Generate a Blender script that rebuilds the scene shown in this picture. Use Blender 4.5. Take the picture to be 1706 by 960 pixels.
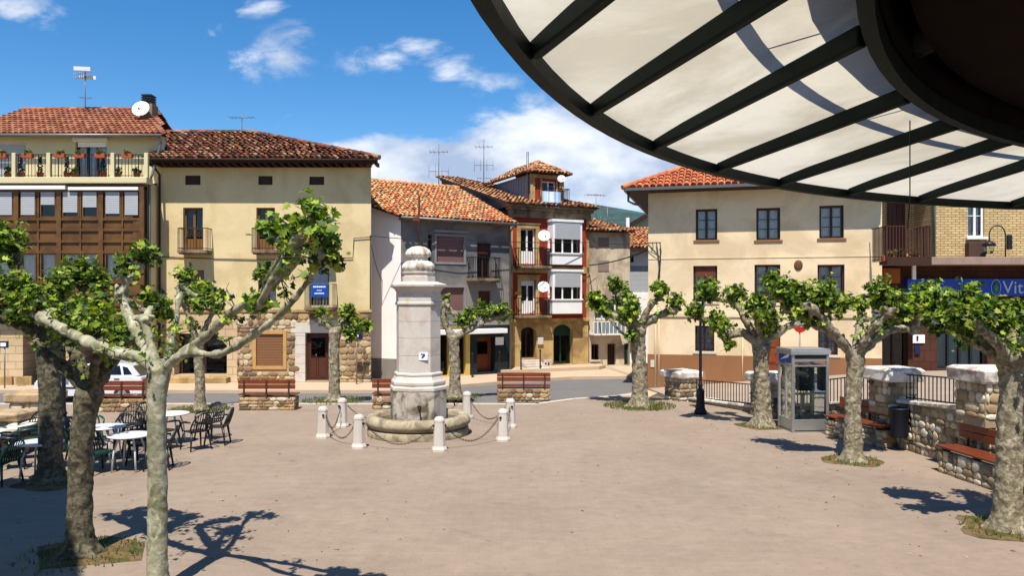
import bpy, math, random
from mathutils import Vector, Matrix, noise
R=math.radians
rnd=random.Random(7)
for o in list(bpy.data.objects): bpy.data.objects.remove(o)
sc=bpy.context.scene; COL=sc.collection
FP=1300.0; HOR=495.0; CX=853.0; EYE=3.5
# ------------------------------------------------------------------ camera, sky, sun
cam=bpy.data.cameras.new('camera'); co=bpy.data.objects.new('camera',cam); COL.objects.link(co)
co.location=(0,0,EYE); co.rotation_euler=(R(90),0,0)
cam.sensor_width=36; cam.lens=36*FP/1706; cam.shift_y=15/1706; cam.clip_end=6000; cam.clip_start=.05
sc.camera=co
SUN_AZ=8.0; SUN_EL=62.0           # the sun stands behind the viewer, slightly to the left
sun=bpy.data.lights.new('sun','SUN'); sun.energy=5.0; sun.angle=R(.5); sun.color=(1,.94,.84)
so=bpy.data.objects.new('sun',sun); COL.objects.link(so)
sd=Vector((-math.sin(R(SUN_AZ))*math.cos(R(SUN_EL)),-math.cos(R(SUN_AZ))*math.cos(R(SUN_EL)),math.sin(R(SUN_EL))))
so.rotation_euler=sd.to_track_quat('Z','Y').to_euler(); so.location=(0,-20,40)
W=bpy.data.worlds.new('World'); sc.world=W; W.use_nodes=True
sc.view_settings.view_transform='Standard'; sc.view_settings.look='None'; sc.view_settings.exposure=0.62; sc.view_settings.gamma=1
sc.view_settings.use_curve_mapping=False
def world():
    nt=W.node_tree; N=nt.nodes; L=nt.links; N.clear()
    out=N.new('ShaderNodeOutputWorld'); bg=N.new('ShaderNodeBackground'); bg.inputs['Strength'].default_value=.10
    sky=N.new('ShaderNodeTexSky'); sky.sky_type='NISHITA'; sky.sun_disc=False
    sky.sun_elevation=R(SUN_EL); sky.sun_rotation=R(180+SUN_AZ); sky.altitude=600; sky.dust_density=.4; sky.ozone_density=3; sky.air_density=1.0
    hs=N.new('ShaderNodeHueSaturation'); hs.inputs['Saturation'].default_value=1.34; hs.inputs['Value'].default_value=1.04
    L.new(sky.outputs[0],hs.inputs['Color'])
    tc=N.new('ShaderNodeTexCoord'); sep=N.new('ShaderNodeSeparateXYZ'); L.new(tc.outputs['Generated'],sep.inputs[0])
    def M(op,a,b=None,c=None,clamp=False):
        n=N.new('ShaderNodeMath'); n.operation=op; n.use_clamp=clamp
        for i,v in enumerate((a,b,c)):
            if v is None: continue
            if isinstance(v,(int,float)): n.inputs[i].default_value=v
            else: L.new(v,n.inputs[i])
        return n.outputs[0]
    ay=M('MAXIMUM',M('ABSOLUTE',sep.outputs[1]),.05)
    u=M('DIVIDE',sep.outputs[0],ay); v=M('DIVIDE',sep.outputs[2],ay)
    def blob(px,py,rx,ry,s):
        cu=(px-CX)/FP; cv=(HOR-py)/FP
        a=M('POWER',M('DIVIDE',M('SUBTRACT',u,cu),rx/FP),2); b=M('POWER',M('DIVIDE',M('SUBTRACT',v,cv),ry/FP),2)
        e=M('SUBTRACT',1,M('ADD',a,b),clamp=True)
        return M('MULTIPLY',e,s)
    tot=None
    for q in [(465,90,120,80,.62),(610,100,120,42,.68),(700,80,80,30,.55),(785,125,120,55,.6),(360,50,40,24,.5),(20,10,80,34,.6),(485,210,60,36,.42),(430,12,70,36,.45),(90,30,60,30,.3),
              (950,235,210,110,1.15),(1010,300,280,90,1.0),(1120,240,190,120,.85),(700,280,270,66,1.2),(560,268,160,44,1.0),(850,262,190,72,1.15)]:
        b=blob(*q); tot=b if tot is None else M('MAXIMUM',tot,b)
    comb=N.new('ShaderNodeCombineXYZ'); L.new(u,comb.inputs[0]); L.new(M('MULTIPLY',v,1.9),comb.inputs[1]); 
    n1=N.new('ShaderNodeTexNoise'); n1.inputs['Scale'].default_value=9; n1.inputs['Detail'].default_value=9; n1.inputs['Roughness'].default_value=.6; n1.inputs['Distortion'].default_value=.35
    L.new(comb.outputs[0],n1.inputs['Vector'])
    den=M('MULTIPLY_ADD',M('SUBTRACT',n1.outputs['Fac'],.5),2.6,M('SUBTRACT',M('MULTIPLY',tot,1.25),.42))
    mr=N.new('ShaderNodeMapRange'); mr.interpolation_type='SMOOTHSTEP'; mr.inputs[1].default_value=0; mr.inputs[2].default_value=.75
    L.new(den,mr.inputs[0])
    n2=N.new('ShaderNodeTexNoise'); n2.inputs['Scale'].default_value=6.5; n2.inputs['Detail'].default_value=7; n2.inputs['Roughness'].default_value=.55
    mp=N.new('ShaderNodeMapping'); mp.inputs['Location'].default_value=(3.1,-.22,0); L.new(comb.outputs[0],mp.inputs['Vector']); L.new(mp.outputs[0],n2.inputs['Vector'])
    cr=N.new('ShaderNodeValToRGB'); cr.color_ramp.elements[0].position=.36; cr.color_ramp.elements[0].color=(3.0,3.7,5.1,1)
    cr.color_ramp.elements[1].position=.62; cr.color_ramp.elements[1].color=(7.2,7.4,7.7,1); L.new(n2.outputs['Fac'],cr.inputs[0])
    mx=N.new('ShaderNodeMixRGB'); L.new(M('MULTIPLY',mr.outputs[0],.95),mx.inputs[0]); L.new(hs.outputs[0],mx.inputs[1]); L.new(cr.outputs[0],mx.inputs[2])
    L.new(mx.outputs[0],bg.inputs[0]); L.new(bg.outputs[0],out.inputs[0])
world()
# ------------------------------------------------------------------ small maths
def at(px,py,Y): return Vector(((px-CX)/FP*Y,Y,EYE+(HOR-py)*Y/FP))
def gp(px,py,z=0.): Y=FP*(EYE-z)/(py-HOR); return Vector(((px-CX)/FP*Y,Y,z))
def S(r,g,b,k=1.0):
    f=lambda c:(c/255/12.92 if c/255<=.04045 else ((c/255+.055)/1.055)**2.4)*k
    return (f(r),f(g),f(b),1)
# ------------------------------------------------------------------ materials
MC={}
def mat(name,color,rough=.8,metal=0,var=.12,vscale=3,fine=.0,fscale=40,bump=0,bscale=30,streak=0,second=None,sscale=2,slo=.45,shi=.6,spec=.3,coat=0,kind=None,bdist=.02,third=None,emit=0):
    if name in MC: return MC[name]
    m=bpy.data.materials.new(name); m.use_nodes=True; nt=m.node_tree; N=nt.nodes; L=nt.links
    b=N['Principled BSDF']; b.inputs['Roughness'].default_value=rough; b.inputs['Metallic'].default_value=metal
    b.inputs['Specular IOR Level'].default_value=spec; b.inputs['Coat Weight'].default_value=coat
    tc=N.new('ShaderNodeTexCoord'); O=tc.outputs['Object']
    def nz(sc_,det=6,ro=.6,vec=O,dis=0):
        n=N.new('ShaderNodeTexNoise'); n.inputs['Scale'].default_value=sc_; n.inputs['Detail'].default_value=det; n.inputs['Roughness'].default_value=ro; n.inputs['Distortion'].default_value=dis; L.new(vec,n.inputs['Vector']); return n.outputs['Fac']
    def mix(f,a,c,typ='MIX'):
        x=N.new('ShaderNodeMixRGB'); x.blend_type=typ
        for i,v in ((0,f),(1,a),(2,c)):
            if isinstance(v,(int,float)): x.inputs[i].default_value=v
            elif isinstance(v,tuple): x.inputs[i].default_value=v
            else: L.new(v,x.inputs[i])
        return x.outputs[0]
    def rng(v,a,c,lo,hi):
        x=N.new('ShaderNodeMapRange'); x.inputs[1].default_value=a; x.inputs[2].default_value=c; x.inputs[3].default_value=lo; x.inputs[4].default_value=hi; L.new(v,x.inputs[0]); return x.outputs[0]
    c=tuple(color)
    if second:
        f=rng(nz(sscale,7,.62,dis=.6),slo,shi,0,1); c=mix(f,c,tuple(second))
    if third:
        f=rng(nz(sscale*1.7+1.3,7,.6,dis=1.0),slo+.05,shi+.02,0,1); c=mix(f,c,tuple(third))
    if var: c=mix(1.0,c,rng(nz(vscale),.25,.75,1-var,1+var),'MULTIPLY')
    if fine: c=mix(1.0,c,rng(nz(fscale,4),.25,.75,1-fine,1+fine),'MULTIPLY')
    if streak:
        mp=N.new('ShaderNodeMapping'); mp.inputs['Scale'].default_value=(5,5,.35); L.new(O,mp.inputs['Vector'])
        c=mix(1.0,c,rng(nz(1.3,6,.65,mp.outputs[0]),.5,.8,1,1-streak),'MULTIPLY')
    if 'bark' not in name and 'letter' not in name or isinstance(c,tuple):
        at_=N.new('ShaderNodeAttribute'); at_.attribute_name='col'
        c=mix(1.0,c,at_.outputs['Color'],'MULTIPLY')
    L.new(c,b.inputs['Base Color'])
    if bump:
        bp=N.new('ShaderNodeBump'); bp.inputs['Strength'].default_value=bump; bp.inputs['Distance'].default_value=bdist; L.new(nz(bscale,8,.65),bp.inputs['Height']); L.new(bp.outputs[0],b.inputs['Normal'])
    if kind=='leaf':
        out=N['Material Output']; tr=N.new('ShaderNodeBsdfTranslucent'); L.new(mix(1.0,c,(1.5,1.6,.55,1),'MULTIPLY'),tr.inputs[0])
        ms=N.new('ShaderNodeMixShader'); ms.inputs[0].default_value=.38; L.new(b.outputs[0],ms.inputs[1]); L.new(tr.outputs[0],ms.inputs[2]); L.new(ms.outputs[0],out.inputs[0])
    if kind=='panel':
        out=N['Material Output']; tr=N.new('ShaderNodeBsdfTranslucent'); L.new(c,tr.inputs[0])
        ms=N.new('ShaderNodeMixShader'); ms.inputs[0].default_value=.62; L.new(b.outputs[0],ms.inputs[1]); L.new(tr.outputs[0],ms.inputs[2]); L.new(ms.outputs[0],out.inputs[0])
    MC[name]=m; return m
def glass(name='glass',tint=(.84,.87,.9,1),t=.62,rough=.03):
    if name in MC: return MC[name]
    m=bpy.data.materials.new(name); m.use_nodes=True; nt=m.node_tree; N=nt.nodes; L=nt.links; N.clear()
    out=N.new('ShaderNodeOutputMaterial'); tr=N.new('ShaderNodeBsdfTransparent'); tr.inputs[0].default_value=tint
    gl=N.new('ShaderNodeBsdfGlossy'); gl.inputs['Roughness'].default_value=rough; gl.inputs[0].default_value=(.9,.95,1,1)
    fr=N.new('ShaderNodeFresnel'); fr.inputs[0].default_value=1.5
    ad=N.new('ShaderNodeMath'); ad.operation='ADD'; ad.inputs[1].default_value=.0; L.new(fr.outputs[0],ad.inputs[0])
    tc=N.new('ShaderNodeTexCoord'); nz=N.new('ShaderNodeTexNoise'); nz.inputs['Scale'].default_value=1.2; L.new(tc.outputs['Object'],nz.inputs['Vector'])
    bp=N.new('ShaderNodeBump'); bp.inputs['Strength'].default_value=.15; bp.inputs['Distance'].default_value=.05; L.new(nz.outputs['Fac'],bp.inputs['Height']); L.new(bp.outputs[0],gl.inputs['Normal'])
    ms=N.new('ShaderNodeMixShader'); L.new(ad.outputs[0],ms.inputs[0]); L.new(tr.outputs[0],ms.inputs[1]); L.new(gl.outputs[0],ms.inputs[2]); L.new(ms.outputs[0],out.inputs[0])
    MC[name]=m; return m
GLASS=glass()
def brickmat(name,c1,c2,mortar,bw,bh,ms_,rough=.85,axis='xz',off=.5,bump=.4,stain=.15,stains=None):
    """bricks / paving laid out in object space"""
    if name in MC: return MC[name]
    m=bpy.data.materials.new(name); m.use_nodes=True; nt=m.node_tree; N=nt.nodes; L=nt.links
    b=N['Principled BSDF']; b.inputs['Roughness'].default_value=rough; b.inputs['Specular IOR Level'].default_value=.25
    tc=N.new('ShaderNodeTexCoord'); sp=N.new('ShaderNodeSeparateXYZ'); L.new(tc.outputs['Object'],sp.inputs[0])
    cb=N.new('ShaderNodeCombineXYZ'); L.new(sp.outputs[0],cb.inputs[0]); L.new(sp.outputs[2 if axis=='xz' else 1],cb.inputs[1])
    br=N.new('ShaderNodeTexBrick'); L.new(cb.outputs[0],br.inputs['Vector']); br.inputs['Scale'].default_value=1
    br.inputs['Color1'].default_value=c1; br.inputs['Color2'].default_value=c2; br.inputs['Mortar'].default_value=mortar
    br.inputs['Brick Width'].default_value=bw; br.inputs['Row Height'].default_value=bh; br.inputs['Mortar Size'].default_value=ms_; br.inputs['Mortar Smooth'].default_value=.4; br.offset=off
    c=br.outputs[0]
    def mulnoise(c,scale,amt,det=8,lo=.3,hi=.7):
        n=N.new('ShaderNodeTexNoise'); n.inputs['Scale'].default_value=scale; n.inputs['Detail'].default_value=det; n.inputs['Roughness'].default_value=.65; L.new(tc.outputs['Object'],n.inputs['Vector'])
        r=N.new('ShaderNodeMapRange'); r.inputs[1].default_value=lo; r.inputs[2].default_value=hi; r.inputs[3].default_value=1-amt; r.inputs[4].default_value=1+amt; L.new(n.outputs['Fac'],r.inputs[0])
        x=N.new('ShaderNodeMixRGB'); x.blend_type='MULTIPLY'; x.inputs[0].default_value=1; L.new(c,x.inputs[1]); L.new(r.outputs[0],x.inputs[2]); return x.outputs[0]
    c=mulnoise(c,.45,stain); c=mulnoise(c,4,stain*.6); c=mulnoise(c,45,stain*.6,3)
    if stains:
        for sc_,lo,hi,colr in stains:
            n=N.new('ShaderNodeTexNoise'); n.inputs['Scale'].default_value=sc_; n.inputs['Detail'].default_value=6; n.inputs['Roughness'].default_value=.6; n.inputs['Distortion'].default_value=.4; L.new(tc.outputs['Object'],n.inputs['Vector'])
            r=N.new('ShaderNodeMapRange'); r.inputs[1].default_value=lo; r.inputs[2].default_value=hi; L.new(n.outputs['Fac'],r.inputs[0])
            x=N.new('ShaderNodeMixRGB'); x.blend_type='MULTIPLY'; L.new(r.outputs[0],x.inputs[0]); L.new(c,x.inputs[1]); x.inputs[2].default_value=colr; c=x.outputs[0]
    L.new(c,b.inputs['Base Color'])
    bp=N.new('ShaderNodeBump'); bp.inputs['Strength'].default_value=bump; bp.inputs['Distance'].default_value=.01; L.new(br.outputs['Fac'],bp.inputs['Height']); bp.invert=True; L.new(bp.outputs[0],b.inputs['Normal'])
    MC[name]=m; return m
cream=mat('cream_plaster',S(230,208,160,.76),.9,var=.07,vscale=.5,fine=.04,fscale=14,bump=.25,bscale=9,streak=.05,second=S(216,192,144,.75),sscale=.6)
creamH=mat('peach_plaster',S(234,212,176,.80),.9,var=.06,vscale=.4,fine=.03,fscale=20,bump=.2,bscale=10,streak=.05,second=S(218,194,156,.77),sscale=.5)
plinth=mat('ochre_plinth',S(164,114,76,.62),.85,var=.12,vscale=.9,fine=.06,bump=.2,streak=.15,second=S(214,170,130,.7),sscale=.8,slo=.6,shi=.8)
yellowp=mat('yellow_plaster',S(228,214,170,.72),.9,var=.05,vscale=1,bump=.15,bscale=20,streak=.08)
whitep=mat('white_plaster',S(240,230,226,.92),.9,var=.06,vscale=.6,bump=.2,bscale=12,streak=.12)
greyp=mat('grey_cement',S(144,137,130,.72),.9,var=.14,vscale=.7,fine=.05,bump=.3,bscale=12,streak=.15,second=S(104,102,104,.7),sscale=.5)
beigep=mat('beige_plaster',S(214,198,172,.8),.9,var=.1,vscale=.7,bump=.3,bscale=10,streak=.25,second=S(168,150,128,.7),sscale=.7)
redp=mat('red_stucco',S(172,62,38,.70),.85,var=.16,vscale=1.6,fine=.08,bump=.2,streak=.2)
sand=mat('sandstone',S(206,174,114,.72),.9,var=.14,vscale=1.5,fine=.08,fscale=25,bump=.4,bscale=14,streak=.2,second=S(170,138,92,.7),sscale=1.2)
cornm=mat('weathered_cornice',S(150,128,100,.7),.9,var=.2,vscale=2,fine=.1,bump=.5,bscale=14,second=S(92,82,68,.7),sscale=1.6)
ashlar=brickmat('ashlar_blocks',S(222,196,158,.72),S(206,176,136,.72),S(150,124,95,.7),.62,.31,.012,stain=.14)
rubm=mat('rubble_mortar',S(196,176,144,.58),.95,var=.2,vscale=6,bump=.6,bscale=30)
stonem=mat('rubble_stone',(1,1,1,1),.9,var=.16,vscale=9,fine=.14,fscale=45,bump=.6,bscale=22)
lime=mat('limestone',S(222,212,200,.72),.85,var=.07,vscale=2.2,fine=.06,fscale=60,bump=.3,bscale=40,streak=.14,second=S(196,176,158,.75),sscale=1.6,slo=.5,shi=.72)
limedirty=mat('stained_limestone',S(214,200,184,.68),.85,var=.15,vscale=3,fine=.1,bump=.4,bscale=30,streak=.5,second=S(120,108,80,.6),sscale=2.2)
basinm=mat('worn_basin_stone',S(202,186,154,.62),.9,var=.16,vscale=3,fine=.1,bump=.5,bscale=26,second=S(150,138,112,.6),sscale=2.4,streak=.15)
slabm=mat('white_cap_stone',S(236,226,214,.80),.9,var=.1,vscale=3,fine=.16,fscale=45,bump=.25,bscale=40,second=S(180,164,148,.7),sscale=3)
tile=mat('clay_tile',(1,1,1,1),.85,var=.1,vscale=8,fine=.1,fscale=50,bump=.3,bscale=30)
under=mat('roof_underlay',S(70,45,35,.6),.95)
darkwood=mat('dark_eave_wood',S(66,40,28,.6),.75,var=.2,vscale=5,bump=.2)
brownpaint=mat('brown_painted_wood',S(124,86,44,.62),.55,var=.14,vscale=2,fine=.05,streak=.12,second=S(102,68,34,.6),sscale=1.5)
brownfr=mat('dark_brown_frame',S(66,40,30,.6),.5,var=.1)
doorwood=mat('door_wood',S(92,48,34,.62),.5,var=.15,vscale=3,streak=.2)
orangewood=mat('orange_door_wood',S(150,72,36,.62),.5,var=.15,vscale=3,streak=.2)
shutterbrown=mat('brown_shutter',S(140,98,66,.7),.6,var=.06)
shutterpink=mat('pinkish_shutter',S(138,102,96,.7),.7,var=.06)
shuttergrey=mat('grey_shutter',S(192,196,200,.7),.6,var=.05)
whitepaint=mat('white_paint',(.74,.74,.73,1),.5,var=.05,streak=.06)
iron=mat('black_iron',(.022,.022,.026,1),.45,metal=.5,var=.15,fine=.1)
rustiron=mat('rusty_iron',S(84,58,44,.6),.7,metal=.3,var=.25,vscale=8)
alu=mat('aluminium',(.42,.42,.42,1),.38,metal=.75,var=.08,fine=.05)
zinc=mat('zinc_pipe',S(150,150,150,.6),.5,metal=.5,var=.12)
cablem=mat('black_cable',(.02,.02,.02,1),.6)
curtain=mat('lace_curtain',(.80,.76,.72,1),.9,var=.22,vscale=14,fine=.15)
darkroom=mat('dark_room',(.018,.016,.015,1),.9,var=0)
benchwood=mat('red_bench_wood',S(150,74,44,.52),.42,var=.14,vscale=5,fine=.12,fscale=60,coat=.2,streak=.1)
asph=mat('asphalt',S(140,136,134,.52),.9,var=.1,vscale=.8,fine=.14,fscale=60,bump=.3,bscale=80)
pavem=mat('pale_pavement',S(222,196,166,.60),.9,var=.1,vscale=1,fine=.08,fscale=30,bump=.2)
kerbm=mat('kerb_stone',S(220,208,190,.66),.85,var=.12,vscale=3,fine=.1,bump=.3)
rampm=mat('street_paving',S(196,176,156,.55),.9,var=.12,vscale=.8,fine=.1,fscale=40,bump=.2)
earth=mat('earth',S(140,112,74,.55),.95,var=.3,vscale=5,fine=.2,bump=.6,bscale=24,second=S(90,92,44,.5),sscale=3)
grassm=mat('grass',(1,1,1,1),.8,var=.2,vscale=6,kind='leaf')
terrm=mat('terrain_ground',S(150,140,110,.5),.95,var=.2,vscale=.05)
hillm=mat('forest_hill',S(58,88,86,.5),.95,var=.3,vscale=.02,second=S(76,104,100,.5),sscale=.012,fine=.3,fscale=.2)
leafm=mat('plane_leaf',(1,1,1,1),.55,var=.12,vscale=5,kind='leaf',spec=.35)
barkp=mat('pale_plane_bark',S(168,164,138,.72),.85,var=.12,vscale=6,fine=.12,fscale=50,bump=.6,bscale=18,second=S(118,120,86,.68),sscale=3.2,slo=.46,shi=.60,third=S(196,192,168,.74))
barkd=mat('dark_plane_bark',S(104,96,78,.5),.9,var=.22,vscale=6,fine=.22,fscale=40,bump=1.0,bscale=14,second=S(76,70,52,.6),sscale=5,slo=.38,shi=.6,third=S(138,128,104,.64))
barkm=mat('mottled_plane_bark',S(148,136,110,.68),.9,var=.2,vscale=5,fine=.2,fscale=45,bump=.9,bscale=16,second=S(112,100,76,.64),sscale=5.5,slo=.40,shi=.62,third=S(186,176,150,.72))
gplastic=mat('green_plastic',S(14,66,52,.7),.38,var=.08,spec=.5)
bplastic=mat('dark_plastic',S(22,30,34,.7),.38,var=.08,spec=.5)
wplastic=mat('white_plastic',(.6,.6,.59,1),.35,var=.04,spec=.5)
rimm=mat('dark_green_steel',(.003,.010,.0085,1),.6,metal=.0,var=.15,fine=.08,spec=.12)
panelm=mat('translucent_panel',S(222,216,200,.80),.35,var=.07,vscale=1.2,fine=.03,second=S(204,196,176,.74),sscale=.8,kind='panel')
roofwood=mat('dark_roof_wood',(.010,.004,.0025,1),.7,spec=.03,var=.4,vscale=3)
carp=mat('white_car_paint',(.62,.63,.65,1),.25,var=.02,coat=.6,spec=.5)
rubber=mat('rubber',(.02,.02,.02,1),.8)
water=mat('basin_water',S(60,66,48,.4),.06,var=.2,spec=.6)
bluem=mat('blue_sign_paint',S(20,76,170,.75),.4,var=.04)
navym=mat('navy_sign_paint',S(24,40,84,.7),.4,var=.04)
redm=mat('red_sign_paint',S(190,26,26,.8),.4,var=.04)
clay=mat('terracotta',S(176,84,50,.7),.8,var=.15)
brick=brickmat('pale_yellow_brick',S(220,194,142,.74),S(202,172,122,.74),S(150,124,86,.58),.26,.085,.012,stain=.1,bump=.8)
brickdark=brickmat('red_brown_tile',S(100,60,42,.6),S(84,48,34,.6),S(50,34,28,.6),.4,.4,.01)
greentile=brickmat('dark_green_tile',S(44,58,58,.6),S(36,48,50,.6),S(20,26,28,.6),.5,.3,.008,rough=.3)
paver=brickmat('plaza_paving',S(197,175,154,.475),S(193,171,150,.468),S(189,167,147,.46),.30,.10,.008,axis='xy',stain=.13,bump=.05,
    stains=[(.22,.5,.75,(.82,.80,.80,1)),(1.6,.60,.72,(.84,.83,.82,1)),(7,.66,.74,(.72,.7,.66,1)),(.9,.55,.8,(.86,.88,.88,1)),(22,.70,.74,(.6,.58,.55,1))])
# ------------------------------------------------------------------ mesh builder
class MB:
    def __init__(s): s.v=[]; s.f=[]; s.c=[]; s.sm=[]
    def add(s,vs,fs,col=(1,1,1,1),smooth=False):
        n=len(s.v); s.v+= [tuple(v) for v in vs]
        for f in fs: s.f.append(tuple(i+n for i in f)); s.c.append(col); s.sm.append(smooth)
    def box(s,x0,x1,y0,y1,z0,z1,col=(1,1,1,1),M=None):
        vs=[Vector(p) for p in ((x0,y0,z0),(x1,y0,z0),(x1,y1,z0),(x0,y1,z0),(x0,y0,z1),(x1,y0,z1),(x1,y1,z1),(x0,y1,z1))]
        if M is not None: vs=[M@v for v in vs]
        s.add(vs,[(0,3,2,1),(4,5,6,7),(0,1,5,4),(1,2,6,5),(2,3,7,6),(3,0,4,7)],col); return s
    def bx(s,c,d,col=(1,1,1,1),M=None):
        return s.box(c[0]-d[0]/2,c[0]+d[0]/2,c[1]-d[1]/2,c[1]+d[1]/2,c[2]-d[2]/2,c[2]+d[2]/2,col,M)
    def quad(s,a,b,c,d,col=(1,1,1,1)): s.add([a,b,c,d],[(0,1,2,3)],col); return s
    def tube(s,path,rad,seg=8,col=(1,1,1,1),smooth=True,caps=True):
        P=[Vector(p) for p in path]; n=len(P)
        if not hasattr(rad,'__len__'): rad=[rad]*n
        up=None; vs=[]
        for i in range(n):
            t=(P[min(i+1,n-1)]-P[max(i-1,0)]); t=t.normalized() if t.length>1e-9 else Vector((0,0,1))
            if up is None:
                up=Vector((1,0,0)) if abs(t.x)<.9 else Vector((0,1,0))
            a=(up-t*up.dot(t)).normalized(); b=t.cross(a); up=a
            for k in range(seg):
                an=2*math.pi*k/seg; vs.append(P[i]+(a*math.cos(an)+b*math.sin(an))*rad[i])
        fs=[]
        for i in range(n-1):
            for k in range(seg):
                k2=(k+1)%seg; fs.append((i*seg+k,i*seg+k2,(i+1)*seg+k2,(i+1)*seg+k))
        s.add(vs,fs,col,smooth)
        if caps:
            m=len(s.v)-len(vs)
            s.f.append(tuple(m+k for k in range(seg))[::-1]); s.c.append(col); s.sm.append(False)
            s.f.append(tuple(m+(n-1)*seg+k for k in range(seg))); s.c.append(col); s.sm.append(False)
        return s
    def lathe(s,prof,seg=24,c=(0,0,0),col=(1,1,1,1),smooth=True,rot=0,flute=None,capb=True,capt=True):
        vs=[]
        for (r,z) in prof:
            for k in range(seg):
                a=2*math.pi*k/seg+rot; rr=r*(1 if not flute else 1+flute[1]*(abs(math.sin(a*flute[0]/2))-.6))
                vs.append((c[0]+rr*math.cos(a),c[1]+rr*math.sin(a),c[2]+z))
        fs=[]; n=len(prof)
        for i in range(n-1):
            for k in range(seg): k2=(k+1)%seg; fs.append((i*seg+k,i*seg+k2,(i+1)*seg+k2,(i+1)*seg+k))
        s.add(vs,fs,col,smooth)
        m=len(s.v)-len(vs)
        if capb: s.f.append(tuple(m+k for k in range(seg))[::-1]); s.c.append(col); s.sm.append(False)
        if capt: s.f.append(tuple(m+(n-1)*seg+k for k in range(seg))); s.c.append(col); s.sm.append(False)
        return s
    def prism(s,poly,y0,y1,col=(1,1,1,1),M=None):
        """poly in xz, extruded along y"""
        n=len(poly); vs=[Vector((p[0],y0,p[1])) for p in poly]+[Vector((p[0],y1,p[1])) for p in poly]
        if M is not None: vs=[M@v for v in vs]
        s.add(vs,[tuple(range(n)),tuple(range(2*n-1,n-1,-1))]+[(i,i+n,(i+1)%n+n,(i+1)%n) for i in range(n)],col); return s
    def build(s,name,m,parent=None,bevel=0,mods=None,loc=None):
        me=bpy.data.meshes.new(name); me.from_pydata(s.v,[],s.f); 
        ca=me.color_attributes.new('col','FLOAT_COLOR','CORNER')
        buf=[]; 
        for p in me.polygons: buf+= list(s.c[p.index])*p.loop_total
        ca.data.foreach_set('color',buf); me.polygons.foreach_set('use_smooth',s.sm)
        me.materials.append(m); me.update()
        o=bpy.data.objects.new(name,me); COL.objects.link(o)
        if parent: o.parent=parent
        if loc: o.location=loc
        if bevel:
            b=o.modifiers.new('bevel','BEVEL'); b.width=bevel; b.segments=2; b.limit_method='ANGLE'; b.angle_limit=R(40)
        return o
def tag(o,label=None,cat=None,group=None,kind=None):
    if label: o['label']=label
    if cat: o['category']=cat
    if group: o['group']=group
    if kind: o['kind']=kind
    return o
def empty(name,loc,rz=0,**k):
    o=bpy.data.objects.new(name,None); COL.objects.link(o); o.location=loc; o.rotation_euler=(0,0,rz); o.empty_display_size=.2
    return tag(o,**k)
def copy_tree(o,parent=None):
    c=o.copy(); COL.objects.link(c); c.parent=parent
    for ch in list(o.children): copy_tree(ch,c)
    return c
def text(body,size,m,parent,loc,rot=(R(90),0,0),name='lettering',align='CENTER',ext=.004):
    cu=bpy.data.curves.new(name,'FONT'); cu.body=body; cu.size=size; cu.extrude=ext; cu.align_x=align; cu.align_y='CENTER'
    cu.materials.append(m); t=bpy.data.objects.new(name+'_curve',cu); COL.objects.link(t); bpy.context.view_layer.update()
    me=bpy.data.meshes.new_from_object(t.evaluated_get(bpy.context.evaluated_depsgraph_get())); bpy.data.objects.remove(t)
    if not me.materials: me.materials.append(m)
    o=bpy.data.objects.new(name,me); COL.objects.link(o); o.parent=parent; o.location=loc; o.rotation_euler=rot; return o
# ------------------------------------------------------------------ façade frames
class Fac:
    def __init__(s,p0,p1,base=0.):
        s.p=Vector((p0[0],p0[1])); d=Vector((p1[0]-p0[0],p1[1]-p0[1])); s.W=d.length; s.u=d/s.W; s.i=Vector((-s.u.y,s.u.x)); s.rz=math.atan2(s.u.y,s.u.x); s.base=base
    def hit(s,px,dep=0.):
        k=(px-CX)/FP; q=s.p+s.i*dep
        # q.x+u.x*t = k*(q.y+u.y*t)
        t=(k*q.y-q.x)/(s.u.x-k*s.u.y); return t,q.y+s.u.y*t
    def U(s,px,dep=0.): return s.hit(px,dep)[0]
    def Z(s,px,py,dep=0.): return EYE+(HOR-py)*s.hit(px,dep)[1]/FP-s.base
    def rect(s,x0,y0,x1,y1,dep=0.):
        xm=(x0+x1)/2; return (s.U(x0,dep),s.U(x1,dep),s.Z(xm,y1,dep),s.Z(xm,y0,dep))
    def root(s,name,**k): return empty(name,(s.p.x,s.p.y,s.base),s.rz,**k)
    def w(s,u,d,z): q=s.p+s.u*u+s.i*d; return Vector((q.x,q.y,s.base+z))
def wall_open(mb,x0,x1,z0,z1,ops,y=0,th=.28,col=(1,1,1,1)):
    """a wall face at y with rectangular openings (u0,u1,z0,z1) and their reveals"""
    xs=sorted({x0,x1,*[a for o in ops for a in o[:2] if x0<a<x1]}); zs=sorted({z0,z1,*[a for o in ops for a in o[2:4] if z0<a<z1]})
    for i in range(len(xs)-1):
        for j in range(len(zs)-1):
            cx=(xs[i]+xs[i+1])/2; cz=(zs[j]+zs[j+1])/2
            if any(o[0]<cx<o[1] and o[2]<cz<o[3] for o in ops): continue
            mb.quad((xs[i],y,zs[j]),(xs[i+1],y,zs[j]),(xs[i+1],y,zs[j+1]),(xs[i],y,zs[j+1]),col)
    for o in ops:
        a,b,c,d=o[:4]; t=o[4] if len(o)>4 else th
        mb.quad((a,y,c),(a,y,d),(a,y+t,d),(a,y+t,c),col); mb.quad((b,y,d),(b,y,c),(b,y+t,c),(b,y+t,d),col)
        mb.quad((a,y,d),(b,y,d),(b,y+t,d),(a,y+t,d),col); mb.quad((a,y,c),(a,y+t,c),(b,y+t,c),(b,y,c),col)
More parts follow.
